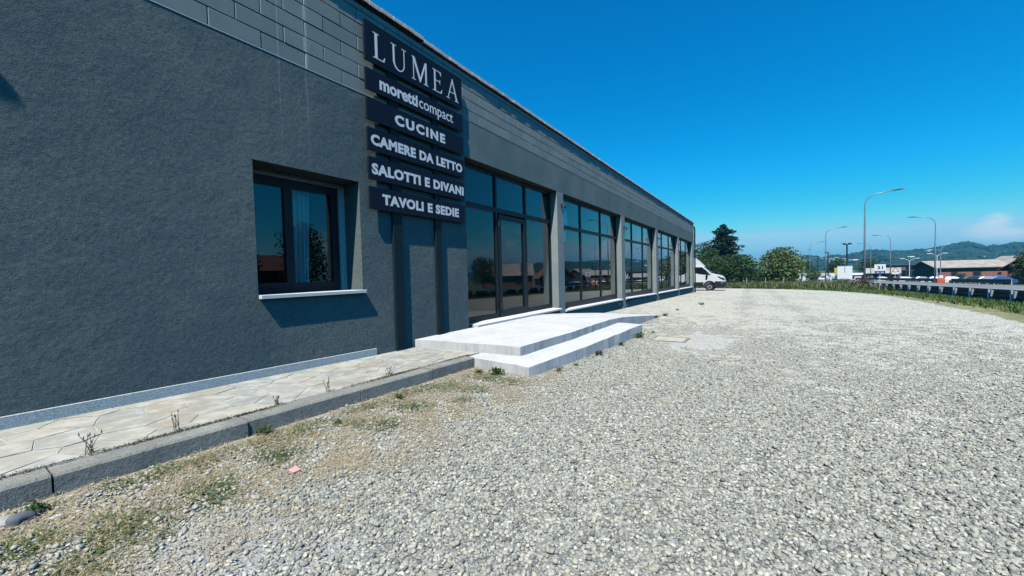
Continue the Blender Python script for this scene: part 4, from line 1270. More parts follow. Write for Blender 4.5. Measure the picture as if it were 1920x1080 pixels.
def stone(name, label, cat, x, y, s3, mat, seed, dz=0.3):
    r_ = np.random.default_rng(seed); bmh = bmesh.new(); bmesh.ops.create_icosphere(bmh, subdivisions=3, radius=1)
    ph = r_.uniform(0, 6, 6)
    for v in bmh.verts:
        c = v.co; k = 1 + .13 * math.sin(c.x * 2.3 + ph[0]) * math.cos(c.y * 2.7 + ph[1]) + .08 * math.sin(c.z * 4 + ph[2] + c.x * 3) + .03 * math.sin(c.y * 9 + ph[3])
        v.co = (c.x * k * s3[0], c.y * k * s3[1], c.z * k * s3[2])
    me = bpy.data.meshes.new(name); bmh.to_mesh(me); bmh.free(); me.shade_smooth()
    o = link_mesh(name, me, M[mat]); o.location = (x, y, g(x, y) + s3[2] * dz); o.rotation_euler = (0, 0, r_.uniform(0, 3))
    return tag(o, label, cat)
stone('stone', 'dark rounded stone in front of the kerb at lower left', 'stone', -3.06, .30, (.055, .045, .04), 'stone_dark', 1, .5)
stone('stone', 'flat pale concrete lump beside the dark round stone', 'stone', -3.13, .22, (.07, .06, .03), 'stone_pale', 2, .4)
stone('stone', 'white pebble lying before the kerb at lower left', 'stone', -2.98, .40, (.03, .02, .012), 'white_sill', 5, .4)
stone('brick_fragment', 'reddish brick fragment in gravel near the first kerb joint', 'brick fragment', -2.86, .72, (.04, .025, .012), 'rubble_red', 3, .1)
stone('brick_fragment', 'small reddish chip in the gravel near the bottom left', 'brick fragment', -1.98, .92, (.018, .012, .008), 'rubble_red', 4, .5)
pp = MB().add([(-.03, -.022, .022), (.028, -.018, .016), (.034, .02, .024), (-.022, .026, .030), (.0, .0, .026)], [(0, 1, 4), (1, 2, 4), (2, 3, 4), (3, 0, 4)])
pp.add([(-.03, -.022, .0212), (.028, -.018, .0152), (.034, .02, .0232), (-.022, .026, .0292)], [(3, 2, 1, 0)])
o = pp.build('paper_scrap', M['pink_paper']); o.location = (-2.42, 1.28, g(-2.42, 1.28)); tag(o, 'crumpled pink paper scrap lying on the dry straw', 'paper')
# drain cover
DC = thing('drain_cover', 'flat rectangular drain cover in the sandy gravel beyond the steps', 'drain cover', (-1.5, 8.0, g(-1.5, 8.0)))
M_plain('sandy_lid', (.50, .46, .36), .9, .25, 9, bump=.4)
a = g(-1.5, 8.0) + .008
mb = MB(); mb.box(-1.82, -1.18, 7.72, 7.76, a - .05, a + .012); mb.box(-1.82, -1.18, 8.26, 8.30, a - .06, a + .006); mb.box(-1.82, -1.78, 7.76, 8.26, a - .05, a + .01); mb.box(-1.22, -1.18, 7.76, 8.26, a - .05, a + .01)
mb.build('frame', M['kerb_concrete'], DC)
MB().bbox(-1.77, -1.23, 7.77, 8.25, a - .05, a + .004, .004).build('lid', M['sandy_lid'], DC)

# verge grass
n = 30000
y = 6 + 52 * RNG.uniform(0, 1, n) ** .8; x = np.interp(y, [p[0] for p in LOT], [p[1] for p in LOT]) + .35 + RNG.uniform(0, 1, n) ** .7 * 5.2
k = (x < 10.5) & (x > 1) & ((x - np.interp(y, [p[0] for p in LOT], [p[1] for p in LOT]) > 1.0) | (RNG.uniform(0, 1, n) < .3))
x, y = x[k], y[k]; n = len(x)
edge = (x - np.interp(y, [p[0] for p in LOT], [p[1] for p in LOT]))
col = tints(n, (.075, .135, .03), .45, .3); dry = np.clip(1.5 - edge, 0, 1)[:, None]
col = col * (1 - dry) + tints(n, (.34, .30, .13), .3, .1) * dry
h = RNG.uniform(.10, .30, n) * (1 - .6 * dry[:, 0])
vg = blades('verge_grass', x, y, G(x, y) - .03, h, RNG.uniform(.02, .05, n), col, M['blade'], .8, .1)
tag(vg, 'green grass verge between the gravel and the guardrail', 'grass', kind='stuff')
# tall rough grass beyond the lot
n = 42000
y = RNG.uniform(45, 82, n); x = RNG.uniform(-14, 10.2, n)
fe = np.interp(x, [-24, -9, -3.3, .2, 2.87, 4.2, 5.3, 12], [50, 49.2, 48, 46, 43.5, 42, 42, 42])
k = (y > fe + .5 + .5 * lowfreq(x, y)) & (RNG.uniform(0, 1, n) < np.where(x > 6, .5, 1))
x, y = x[k], y[k]; fe = fe[k]; n = len(x)
tone = lowfreq(x * .4, y * .6)[:, None]
col = np.where(tone > .15, tints(n, (.13, .14, .045), .35, .2), tints(n, (.065, .105, .028), .45, .25))
col[RNG.uniform(0, 1, n) < .18] = (.28, .25, .12)
h = RNG.uniform(.3, .85, n) * np.clip(.45 + (y - fe) * .12, .4, 1)
tg = blades('tall_grass', x, y, G(x, y) - .03, h, RNG.uniform(.03, .07, n), col, M['blade'], .6, .05)
tag(tg, 'tall rough meadow grass beyond the far edge of the gravel', 'grass', kind='stuff')

# ================================================================== VAN
VX, VY = -2.72, 39.5     # nose x, near side y
VZ = g(-3.7, 40)
VAN = thing('delivery_van', 'white box van with roof fairing parked nose out beyond the far corner of the showroom', 'van', (VX - 3, VY + 1, VZ))
def vp(u, z): return (VX - u, VZ + z)
def loft_y(poly, y0, y1, inset, name, mat, parent, smooth=False):
    """side profile (x,z) with rounded shoulders: outer slices shrink towards the middle"""
    n = len(poly); cx = sum(p[0] for p in poly) / n; cz = sum(p[1] for p in poly) / n
    sl = [(y0, inset), (y0 + .10, inset * .25), (y0 + .25, 0), (y1 - .25, 0), (y1 - .10, inset * .25), (y1, inset)]
    V = []; F = []
    for (yy, k) in sl:
        for (x, z) in poly:
            V.append((x + (cx - x) * k, yy, z + (cz - z) * k * (1.6 if z > cz else .2)))
    for s_ in range(len(sl) - 1):
        for i in range(n):
            j = (i + 1) % n; F.append((s_ * n + i, s_ * n + j, (s_ + 1) * n + j, (s_ + 1) * n + i))
    F.append(tuple(range(n))); F.append(tuple(range((len(sl) - 1) * n, len(sl) * n))[::-1])
    return MB().add(V, F).build(name, mat, parent, smooth=smooth)
cab = [vp(.06, .62), vp(.02, .80), vp(.08, 1.06), vp(.16, 1.22), vp(.38, 1.375), vp(.70, 1.47), vp(1.02, 1.54), vp(1.40, 1.90), vp(1.75, 2.24), vp(2.0, 2.34), vp(2.75, 2.38), vp(2.75, .45), vp(1.72, .45), vp(1.62, .72), vp(1.45, .86), vp(1.24, .92), vp(1.02, .86), vp(.86, .70), vp(.80, .62)]
loft_y(cab, VY, VY + 2.0, .035, 'cab_body', M['car_white'], VAN)
loft_y([vp(1.72, 2.22), vp(1.90, 2.42), vp(2.25, 2.80), vp(2.60, 3.07), vp(2.72, 3.10), vp(2.78, 2.40), vp(2.0, 2.335)], VY + .1, VY + 1.9, .05, 'roof_fairing', M['car_white'], VAN)
def side_panel(pts, name, mat, out=.012, y=VY, parent=VAN):
    poly = [vp(*p) for p in pts]
    return MB().prism_y(poly, y - out, y + .05).build(name, mat, parent)
side_panel([(1.12, 1.42), (1.35, 1.46), (1.80, 1.50), (2.25, 1.58), (2.48, 1.72), (2.50, 2.16), (1.85, 2.16), (1.50, 1.86)], 'side_window', M['car_glass'], .01, VY)
side_panel([(1.78, .40), (2.78, .40), (2.78, .80), (1.72, .80)], 'side_skirt', M['plastic_black'], .015)
side_panel([(2.56, 1.13), (2.68, 1.13), (2.68, 1.32), (2.56, 1.32)], 'door_handle', M['plastic_black'], .02)
side_panel([(1.38, 1.28), (1.50, .98), (1.58, 1.02), (1.56, 1.30), (1.46, 1.40)], 'side_trim', M['frame_grey'], .008)
# windscreen
MB().add([(VX - 1.06, VY + .12, VZ + 1.60), (VX - 1.06, VY + 1.88, VZ + 1.60), (VX - 1.70, VY + 1.80, VZ + 2.215), (VX - 1.70, VY + .20, VZ + 2.215),
          (VX - 1.10, VY + .12, VZ + 1.55), (VX - 1.10, VY + 1.88, VZ + 1.55), (VX - 1.74, VY + 1.80, VZ + 2.17), (VX - 1.74, VY + .20, VZ + 2.17)],
         [(0, 1, 2, 3), (7, 6, 5, 4), (0, 4, 5, 1), (1, 5, 6, 2), (2, 6, 7, 3), (3, 7, 4, 0)]).build('windscreen', M['car_glass'], VAN)
loft_y([vp(.0, .40), vp(-.02, .62), vp(.0, .80), vp(.10, .86), vp(.5, .88), vp(.80, .90), vp(.86, .70), vp(.90, .42), vp(.5, .30), vp(.1, .32)], VY - .012, VY + 2.012, .03, 'bumper', M['plastic_black'], VAN)
side_panel([(.04, 1.04), (.12, 1.14), (.55, 1.32), (.60, 1.27), (.30, 1.06), (.08, .96)], 'headlight', M['car_glass'], .012, VY)
side_panel([(.14, .68), (.34, .70), (.34, .78), (.16, .78)], 'fog_lamp', M['rim'], .02)
def ring(cx, cz, r0, r1, a0, a1, n_=18):
    return [vp(cx + r1 * math.cos(a0 + (a1 - a0) * i / n_), cz + r1 * math.sin(a0 + (a1 - a0) * i / n_)) for i in range(n_ + 1)] + [vp(cx + r0 * math.cos(a1 + (a0 - a1) * i / n_), cz + r0 * math.sin(a1 + (a0 - a1) * i / n_)) for i in range(n_ + 1)]
MB().prism_y(ring(1.24, .40, .42, .53, -.1, math.pi + .1), VY - .02, VY + .05).build('wheel_arch', M['plastic_black'], VAN)
def wheel(cx, yy, parent, r=.355, w=.22, side=-1, zb=None, xb=None):
    X = (VX - cx) if xb is None else xb; Z = (VZ if zb is None else zb) + r
    t_ = MB().tube([(X, yy, Z), (X, yy + .03, Z), (X, yy + w - .03, Z), (X, yy + w, Z)], [r * .93, r, r, r * .93], 22).build('wheel', M['tyre'], parent, smooth=False)
    ye = yy if side < 0 else yy + w
    rm = MB().tube([(X, ye + side * .012, Z), (X, ye - side * .02, Z)], [r * .60, r * .62], 16)
    rm.build('rim', M['rim'], t_)
    MB().tube([(X, ye + side * .03, Z), (X, ye, Z)], [r * .2, r * .24], 10).build('hub', M['plastic_black'], t_)
wheel(1.24, VY + .02, VAN); wheel(1.24, VY + 1.76, VAN, side=1); wheel(4.7, VY + .02, VAN); wheel(4.7, VY + 1.76, VAN, side=1)
MB().bbox(VX - 6.6, VX - 2.86, VY - .05, VY + 2.05, VZ + .85, VZ + 3.05, .03).build('cargo_box', M['car_white'], VAN)
MB().box(VX - 6.4, VX - 2.4, VY + .35, VY + 1.65, VZ + .45, VZ + .84).build('chassis', M['plastic_black'], VAN)
mr = MB().bbox(VX - 1.50, VX - 1.36, VY - .24, VY - .04, VZ + 1.36, VZ + 1.72, .02).build('mirror', M['plastic_black'], VAN)

# ================================================================== GUARDRAILS
def guardrail(label, x, y0, y1, dy, top, road_side, post_off, cap, bend=None):
    o = thing('guardrail', label, 'guardrail', (x, y0, g(x, y0)))
    prof = [(0, top), (.07, top - .03), (.07, top - .12), (.015, top - .17), (.07, top - .22), (.07, top - .31), (.015, top - .36), (.07, top - .41), (.07, top - .50), (0, top - .53), (-.012, top - .53), (.055, top - .49), (.055, top - .42), (.0, top - .36), (.055, top - .30), (.055, top - .23), (0, top - .17), (.055, top - .11), (.055, top - .04), (-.012, top)]
    ys = list(np.arange(y0, y1, 4.0)) + [y1]
    V = []; F = []; n_ = len(prof)
    for q in ys:
        for (u, z) in prof: V.append((x + road_side * u, q, g(x, q) + z))
    for s_ in range(len(ys) - 1):
        for i in range(n_):
            j = (i + 1) % n_; F.append((s_ * n_ + i, s_ * n_ + j, (s_ + 1) * n_ + j, (s_ + 1) * n_ + i))
    F += [tuple(range(n_)), tuple(range((len(ys) - 1) * n_, len(ys) * n_))]
    MB().add(V, F).build('beam', M['shaded_rail_steel'], o)
    if cap:
        V = []; F = []
        for q in ys: V += [(x - .05, q, g(x, q) + top + .012), (x + .10, q, g(x, q) + top + .012), (x + .10, q, g(x, q) + top + .03), (x - .05, q, g(x, q) + top + .03)]
        for s_ in range(len(ys) - 1):
            for i in range(4):
                j = (i + 1) % 4; F.append((s_ * 4 + i, s_ * 4 + j, (s_ + 1) * 4 + j, (s_ + 1) * 4 + i))
        F += [(0, 1, 2, 3), (len(V) - 1, len(V) - 2, len(V) - 3, len(V) - 4)]
        MB().add(V, F).build('top_rail', M['galvanised'], o)
    pm = MB().box(-.03, .03, -.07, .07, -.5, top - .01).mesh('post'); pm.materials.append(M['galvanised'])
    sm_ = MB().prism_x([(-.07, top - .03), (.10, top - .03), (.07, top - .30), (.0, top - .36)][::-1], .04, .12 - 0).mesh('spacer'); sm_.materials.append(M['galvanised'])
    q = y0 + .4
    while q < y1:
        link_mesh('post', pm, None, o, (-road_side * post_off, q - y0, g(x, q) - g(x, y0)))
        if cap: link_mesh('spacer', sm_, None, o, (-.20, q - y0 - .26, g(x, q) - g(x, y0)))
        q += dy
    return o
guardrail('near guardrail with pale posts at the grass verge beside the gravel', 9.86, 5.6, 78, 2.16, .60, 1, .14, True)
guardrail('short dark guardrail across the road, its rounded end at the right', 24.3, 69, 86, 4, .72, -1, .1, False)
guardrail('long dark guardrail across the road, starting beyond the orange marker', 24.6, 93, 160, 4, .74, -1, .1, False)
o = thing('traffic_marker', 'orange roadside marker box between the two far guardrails', 'marker', (24.2, 90, g(24.2, 90)))
MB().bbox(23.75, 24.65, 89.7, 90.2, g(24.2, 90), g(24.2, 90) + .75, .04).build('body', M['orange_plastic'], o)
MB().bbox(23.95, 24.45, 89.75, 90.1, g(24.2, 90) + .75, g(24.2, 90) + 1.2, .04).build('top', M['white_paint'], o)

# ================================================================== STREET LAMPS
def lamp_proto(H=10.5, arm=2.3):
    o = thing('street_lamp', 'x', 'street lamp')
    pts = [(0, 0, -.3), (0, 0, H * .55), (0, 0, H - 1.3)]; rad = [.11, .085, .06]
    for i in range(1, 9):
        a = i / 8 * math.radians(82); pts.append(((1 - math.cos(a)) * 1.15, 0, H - 1.3 + math.sin(a) * 1.15)); rad.append(.055)
    pts.append((arm, 0, H + .02)); rad.append(.04)
    MB().tube(pts, rad, 8).build('pole', M['lamp_metal'], o, smooth=True)
    hd = MB(); L = .95
    hd.add([(arm - .1, -.06, H - .04), (arm - .1, .06, H - .04), (arm + L, .10, H + .02), (arm + L, -.10, H + .02), (arm - .1, -.05, H + .07), (arm - .1, .05, H + .07), (arm + L * .5, .17, H + .12), (arm + L * .5, -.17, H + .12), (arm + L, .06, H + .11), (arm + L, -.06, H + .11), (arm + L * .5, .17, H + .0), (arm + L * .5, -.17, H + .0)],
           [(0, 11, 10, 1), (11, 3, 2, 10), (4, 5, 6, 7), (7, 6, 8, 9), (0, 1, 5, 4), (3, 9, 8, 2), (1, 10, 6, 5), (10, 2, 8, 6), (0, 4, 7, 11), (11, 7, 9, 3)])
    hd.build('lamp_head', M['lamp_head'], o)
    return o
lp = lamp_proto()
lamps = [(9.75, 58.5, 0, 'tall street lamp nearest on the left row, behind the white board'), (10.4, 96.2, 0, 'street lamp second of the left row, left of the white board'), (11.1, 134.2, 0, 'street lamp third of the left row, arm towards the road'), (11.2, 168, 0, 'street lamp farthest of the left row near the round tree'),
         (22.9, 87.5, math.pi, 'street lamp nearest on the right row in front of the brick warehouse'), (24.6, 121.2, math.pi, 'street lamp second of the right row behind the kilometre sign'), (26.2, 149.3, math.pi, 'street lamp third of the right row, partly behind the tallest lamp')]
for i, (x, y, rz, lab) in enumerate(lamps):
    o = lp if i == 0 else copy_tree(lp)
    o.location = (x, y, g(x, y)); o.rotation_euler = (0, 0, rz + random.uniform(-.08, .08)); o['label'] = lab; o['group'] = 'street lamps along the road'
def flood(x, y, H, lab, s=1):
    z = g(x, y); o = thing('floodlight_mast', lab, 'floodlight', (x, y, z), 0, 'dark floodlight masts')
    MB().tube([(x, y, z - .3), (x, y, z + H)], [.20, .16], 8).build('mast', M['black_metal'], o)
    for sx in (-1, 1)[:s + 1]:
        MB().bbox(x + sx * .55 - .32, x + sx * .55 + .32, y - .2, y + .2, z + H - .15, z + H + .25, .03).build('flood_head', M['black_metal'], o)
    MB().box(x - .6, x + .6, y - .05, y + .05, z + H - .2, z + H - .08).build('crossarm', M['black_metal'], o)
flood(17.8, 126.6, 9.2, 'dark floodlight mast rising behind the white board')
flood(17.7, 158.3, 8.8, 'dark floodlight mast left of the white board, second of three', 0)
flood(18.5, 193.8, 8.8, 'dark floodlight mast farthest left of three', 0)
def double_lamp(x, y, H, lab):
    z = g(x, y); o = thing('twin_lamp', lab, 'street lamp', (x, y, z), 0, 'twin-arm lamps before the shops')
    MB().tube([(x, y, z - .3), (x, y, z + H - .9)], [.12, .08], 8).build('pole', M['white_paint'], o)
    for sx in (-1, 1):
        MB().tube([(x, y, z + H - .95), (x + sx * .4, y, z + H - .4), (x + sx * 1.3, y, z + H)], [.07, .06, .05], 6).build('arm', M['white_paint'], o)
        MB().bbox(x + sx * 1.75 - .55, x + sx * 1.75 + .55, y - .2, y + .2, z + H - .06, z + H + .14, .04).build('lamp_head', M['white_paint'], o)
double_lamp(40.5, 177, 7.0, 'white twin-arm lamp in front of the grey shop')
double_lamp(46.5, 176, 8.3, 'white twin-arm lamp beside the brick warehouse gable')
def curve_lamp(x, y, H, lab):
    z = g(x, y); o = thing('curved_lamp', lab, 'street lamp', (x, y, z))
    pts = [(x, y, z - .2), (x, y, z + H - 1.2)] + [(x + 1.4 * (1 - math.cos(a)), y, z + H - 1.2 + 1.2 * math.sin(a)) for a in (.4, .8, 1.2, 1.5)]
    MB().tube(pts, [.09, .07, .06, .06, .05, .04], 8).build('pole', M['lamp_metal'], o)
    MB().bbox(x + 1.3, x + 1.9, y - .12, y + .12, z + H - .05, z + H + .08, .03).build('lamp_head', M['lamp_metal'], o)
curve_lamp(27.4, 102, 7.2, 'thin curved lamp post before the left end of the brick warehouse')

# ================================================================== SIGNS
def flat_text(parent, txt, cx, cz, wd, ht, y, mat, bold=.02):
    me = text_mesh(txt, -wd / 2, wd / 2, -ht / 2, ht / 2, bold, 1.0, 0, .006)
    for v in me.vertices:   # (x depth, y along, z) -> facing -y
        x_, y_, z_ = v.co; v.co = (y_, -x_, z_)
    me.materials.clear(); me.materials.append(mat); me.update()
    o = bpy.data.objects.new('lettering', me); COL.objects.link(o); o.parent = parent
    o.location = (cx, y, cz)
    return o
x, y = 9.0, 47.7; z = g(x, y)
KS = thing('kilometre_sign', 'white and blue kilometre sign reading 31 on a post by the near guardrail', 'road sign', (x, y, z), .15)
MB().tube([(0, .03, -.3), (0, .03, 2.3)], .03, 8).build('post', M['galvanised'], KS, off=(0, 0, 0))
w_ = MB().bbox(-.40, .40, -.02, .0, 1.78, 2.36, .006).build('white_plate', M['white_paint'], KS, off=(0, 0, 0))
b_ = MB().bbox(-.36, .36, -.02, .0, 1.50, 1.77, .006).build('blue_plate', M['sign_blue'], KS, off=(0, 0, 0))
flat_text(w_, '31', 0, 2.07, .40, .28, -.021, M['black_metal'], .03)
flat_text(b_, 'SS 30', 0, 1.635, .50, .12, -.021, M['white_paint'], .02)
x, y = 27.3, 130.; z = g(x, y)
TS = thing('warning_sign', 'triangular red-edged warning sign with white plate across the road', 'road sign', (x, y, z), .2)
MB().tube([(0, .06, -.3), (0, .06, 3.3)], .05, 8).build('post', M['galvanised'], TS, off=(0, 0, 0))
MB().prism_y([(-.72, 2.35), (.72, 2.35), (0, 3.55)], -.02, .02).build('triangle_plate', M['sign_red'], TS, off=(0, 0, 0))
MB().prism_y([(-.50, 2.47), (.50, 2.47), (0, 3.30)], -.03, -.021).build('triangle_face', M['white_paint'], TS, off=(0, 0, 0))
MB().bbox(-.7, .7, -.03, .01, 1.85, 2.28, .01).build('text_plate', M['white_paint'], TS, off=(0, 0, 0))
x, y = 8.25, 60.; z = g(x, y)
BB = thing('notice_board', 'blank white two-panel board on thin posts in the meadow by the road', 'board', (x, y, z), .0)
for dx in (-.34, .36): MB().tube([(dx, .05, -.3), (dx, .05, 2.45)], .03, 8).build('post', M['galvanised'], BB, off=(0, 0, 0))
for a, b in ((-.68, -.025), (.025, .68)): MB().bbox(a, b, -.02, .02, .95, 2.45, .006).build('panel', M['white_paint'], BB, off=(0, 0, 0))
MB().bbox(-.72, .72, -.03, .03, 2.455, 2.50, .006).build('top_rail', M['galvanised'], BB, off=(0, 0, 0))
def small_sign(x, y, zb, w_, h_, lab, mat='white_paint'):
    z = g(x, y); o = thing('small_sign', lab, 'sign', (x, y, z), 0)
    MB().tube([(0, .05, -.3), (0, .05, zb + h_)], .05, 6).build('post', M['black_metal'], o, off=(0, 0, 0))
    MB().bbox(-w_ / 2, w_ / 2, -.03, .02, zb, zb + h_, .01).build('plate', M[mat], o, off=(0, 0, 0))
small_sign(15.5, 130, 1.2, .9, .75, 'small white square sign left of the white board')
small_sign(26.3, 150, .2, 1.1, 1.1, 'pale grey box sign behind the road left of the kilometre sign', 'rim')
o = thing('totem', 'yellow weathered totem sign immediately left of the white board', 'totem', (17.4, 140, g(17.4, 140)))
MB().bbox(17.0, 17.9, 139.8, 140.2, g(17.4, 140), g(17.4, 140) + 3.6, .03).build('column', M['yellow_paint'], o)
MB().bbox(17.05, 17.85, 139.76, 139.8, g(17.4, 140) + .3, g(17.4, 140) + 1.6, .01).build('lower_plate', M['car_blue'], o)

# ================================================================== FAR BUILDINGS
# brick warehouse across the road
def warehouse():
    A = np.array([49., 185.]); Bq = np.array([66.5, 189.]); L = float(np.linalg.norm(Bq - A)); rz = math.atan2(Bq[1] - A[1], Bq[0] - A[0])
    z = g(55, 185); dpt = 12.; h = 3.9
    o = thing('brick_warehouse', 'long brick warehouse with tan pitched roof across the road', 'building', (A[0], A[1], z), rz)
    MB().box(0, L, 0, dpt, -1, h).build('wall', M['dark_brick'], o, off=(0, 0, 0))
    pan = [(.5, 3.3), (5.1, 8.6), (10.8, 16.8)]
    for a, b in pan: MB().box(a, b, -.12, 0, .2, 2.3).build('brick_panel', M['brick_wall'], o, off=(0, 0, 0))
    for a, b in ((3.5, 4.9), (8.9, 10.5)):
        d = MB().box(a, b, -.10, 0, 0, 2.5).build('door', M['dark_timber'], o, off=(0, 0, 0))
        MB().box(a + .15, b - .15, -.14, -.10, 1.2, 2.2).build('pane', M['car_glass'], d, off=(0, 0, 0))
    w = MB().box(14.6, 15.5, -.16, -.12, 1.2, 2.0).build('window', M['frame_dark'], o, off=(0, 0, 0))
    MB().box(14.7, 15.4, -.18, -.16, 1.3, 1.9).build('pane', M['car_glass'], w, off=(0, 0, 0))
    rh = 2.0; ov = .9; s = rh / (dpt / 2); e = ov
    for sx in (0., L):
        MB().prism_x([(0, h), (dpt, h), (dpt / 2, h + rh)], sx - .02, sx + .02).build('gable', M['dark_timber'], o, off=(0, 0, 0))
    MB().prism_x([(-e, h - e * s), (-e, h - e * s + .22), (dpt / 2, h + rh + .22), (dpt + e, h - e * s + .22), (dpt + e, h - e * s), (dpt / 2, h + rh)], -1.2, L + .4).build('roof', M['roof_tan'], o, off=(0, 0, 0))
    MB().box(-.1, L, -.55, -.45, h - .75, h - .35).build('fascia', M['dark_timber'], o, off=(0, 0, 0))
    # cross wing at the right
    MB().box(L + .41, L + 10, -1.5, dpt, -1, h + .1).build('wing_wall', M['dark_timber'], o, off=(0, 0, 0))
    MB().prism_y([(L - .5, h - .1), (L + 5.2, h + 3.0), (L + 11, h - .1), (L + 11, h + .15), (L + 5.2, h + 3.25), (L - .5, h + .15)], -2.4, dpt + .5).build('wing_roof', M['roof_tan'], o, off=(0, 0, 0))
    MB().prism_y([(L + .5, h + .1), (L + 10, h + .1), (L + 5.2, h + 2.8)], -1.52, -1.48).build('wing_gable', M['dark_timber'], o, off=(0, 0, 0))
warehouse()
def shop():
    x0, x1, y = 42.0, 53.0, 205.; z = g(48, 205)
    o = thing('grey_shop', 'low grey flat-roofed shop with a white panel left of the brick warehouse', 'building', (x0, y, z))
    MB().box(0, 12.6, 0, 8, -1, 4.9).build('wall', M['grey_cladding'], o, off=(0, 0, 0))
    MB().bbox(-.3, 12.9, -.5, 8.2, 4.91, 5.2, .03).build('roof', M['frame_grey'], o, off=(0, 0, 0))
    MB().bbox(8.9, 12.3, -.9, 0, 0, 4.7, .03).build('white_panel', M['white_paint'], o, off=(0, 0, 0))
    MB().box(2.6, 8.2, -.08, 0, .6, 3.0).build('shop_window', M['car_glass'], o, off=(0, 0, 0))
    for k in range(4): MB().box(2.6 + k * 1.4, 2.72 + k * 1.4, -.12, -.08, .6, 3.0).build('mullion', M['frame_grey'], o, off=(0, 0, 0))
    MB().box(4.0, 9.6, -.3, 0, 3.6, 4.5).build('shop_board', M['frame_dark'], o, off=(0, 0, 0))
shop()
gable_house('brick_house', 'small brick house with tan roof behind the kilometre sign', 'house', 33.0, 172, g(33, 172), 7.5, 7, 2.7, 1.4, -.2, 'brick_wall', 'roof_tan', wins=((-1.6, .9, 1.2, 1.1, 0), (1.8, .9, 1.2, 1.1, 0)), over=.6, door=(0, 1.1, 2.1))
gable_house('white_shed', 'long low white shed behind the meadow left of the white board', 'shed', 17.0, 178, g(17, 178), 9, 6, 1.5, .7, .0, 'house_white', 'roof_tan', wins=((-2, .5, 1, .6, 0),))
gable_house('white_shed', 'white flat shed between the white board and the tallest lamp', 'shed', 27.0, 178, g(27, 178), 6.5, 6, 1.7, .5, .0, 'house_white', 'white_paint', wins=((-1, .5, 1, .6, 0),))
def gate_pillar(x, y, h, w_, lab):
    z = g(x, y); o = thing('gate_pillar', lab, 'pillar', (x, y, z))
    MB().bbox(-w_ / 2, w_ / 2, -w_ / 2, w_ / 2, -.2, h, .02).build('shaft', M['house_white'], o, off=(0, 0, 0))
    MB().bbox(-w_ * .65, w_ * .65, -w_ * .65, w_ * .65, h, h + .14, .02).build('cap', M['house_white'], o, off=(0, 0, 0))
    bm_ = bmesh.new(); bmesh.ops.create_uvsphere(bm_, u_segments=10, v_segments=6, radius=w_ * .45); me = bpy.data.meshes.new('ball'); bm_.to_mesh(me); bm_.free()
    link_mesh('ball', me, M['house_white'], o, (0, 0, h + .14 + w_ * .35))
gate_pillar(-2.9, 90, 1.9, .34, 'slim white gate pillar beneath the dark tree')
gate_pillar(9.2, 140, 2.1, .62, 'left of two white gate pillars right of the round tree')
gate_pillar(10.2, 140, 2.1, .62, 'right of two white gate pillars right of the round tree')
# houses reflected in the shop glass, out of frame across the road
gable_house('red_roofed_house', 'red roofed house seen only as a reflection in the entrance glass', 'house', 58, 66, g(58, 66), 15, 9, 3.4, 2.6, -.9, 'dark_brick', 'roof_red', wins=((-4, 1, 1.2, 1.4, 0), (0, 1, 1.2, 1.4, 0), (4, 1, 1.2, 1.4, 0)), over=.7, chimney=True)
gable_house('red_roofed_house', 'tan roofed house seen only as a reflection beside the door handle', 'house', 50, 92, g(50, 92), 13, 9, 3.6, 2.8, -.6, 'brick_wall', 'roof_tan', wins=((-3, 1, 1.2, 1.4, 0), (3, 1, 1.2, 1.4, 0)), over=.7, chimney=True)
gable_house('red_roofed_house', 'dark gabled house seen only as a reflection in the second glazed bay', 'house', 44, 108, g(44, 108), 11, 9, 3.2, 3.6, .9, 'brick_wall', 'roof_red', wins=((-3, 1, 1.2, 1.4, 0),), over=1.0)
gable_house('red_roofed_house', 'brick house seen only as a reflection in the square window', 'house', 62, 30, g(62, 30), 18, 10, 4.2, 2.4, -1.2, 'dark_timber', 'dark_brick', wins=((-5, 1, 1.4, 1.5, 0), (0, 1, 1.4, 1.5, 0), (5, 1, 1.4, 1.5, 0)), over=.7, chimney=True)

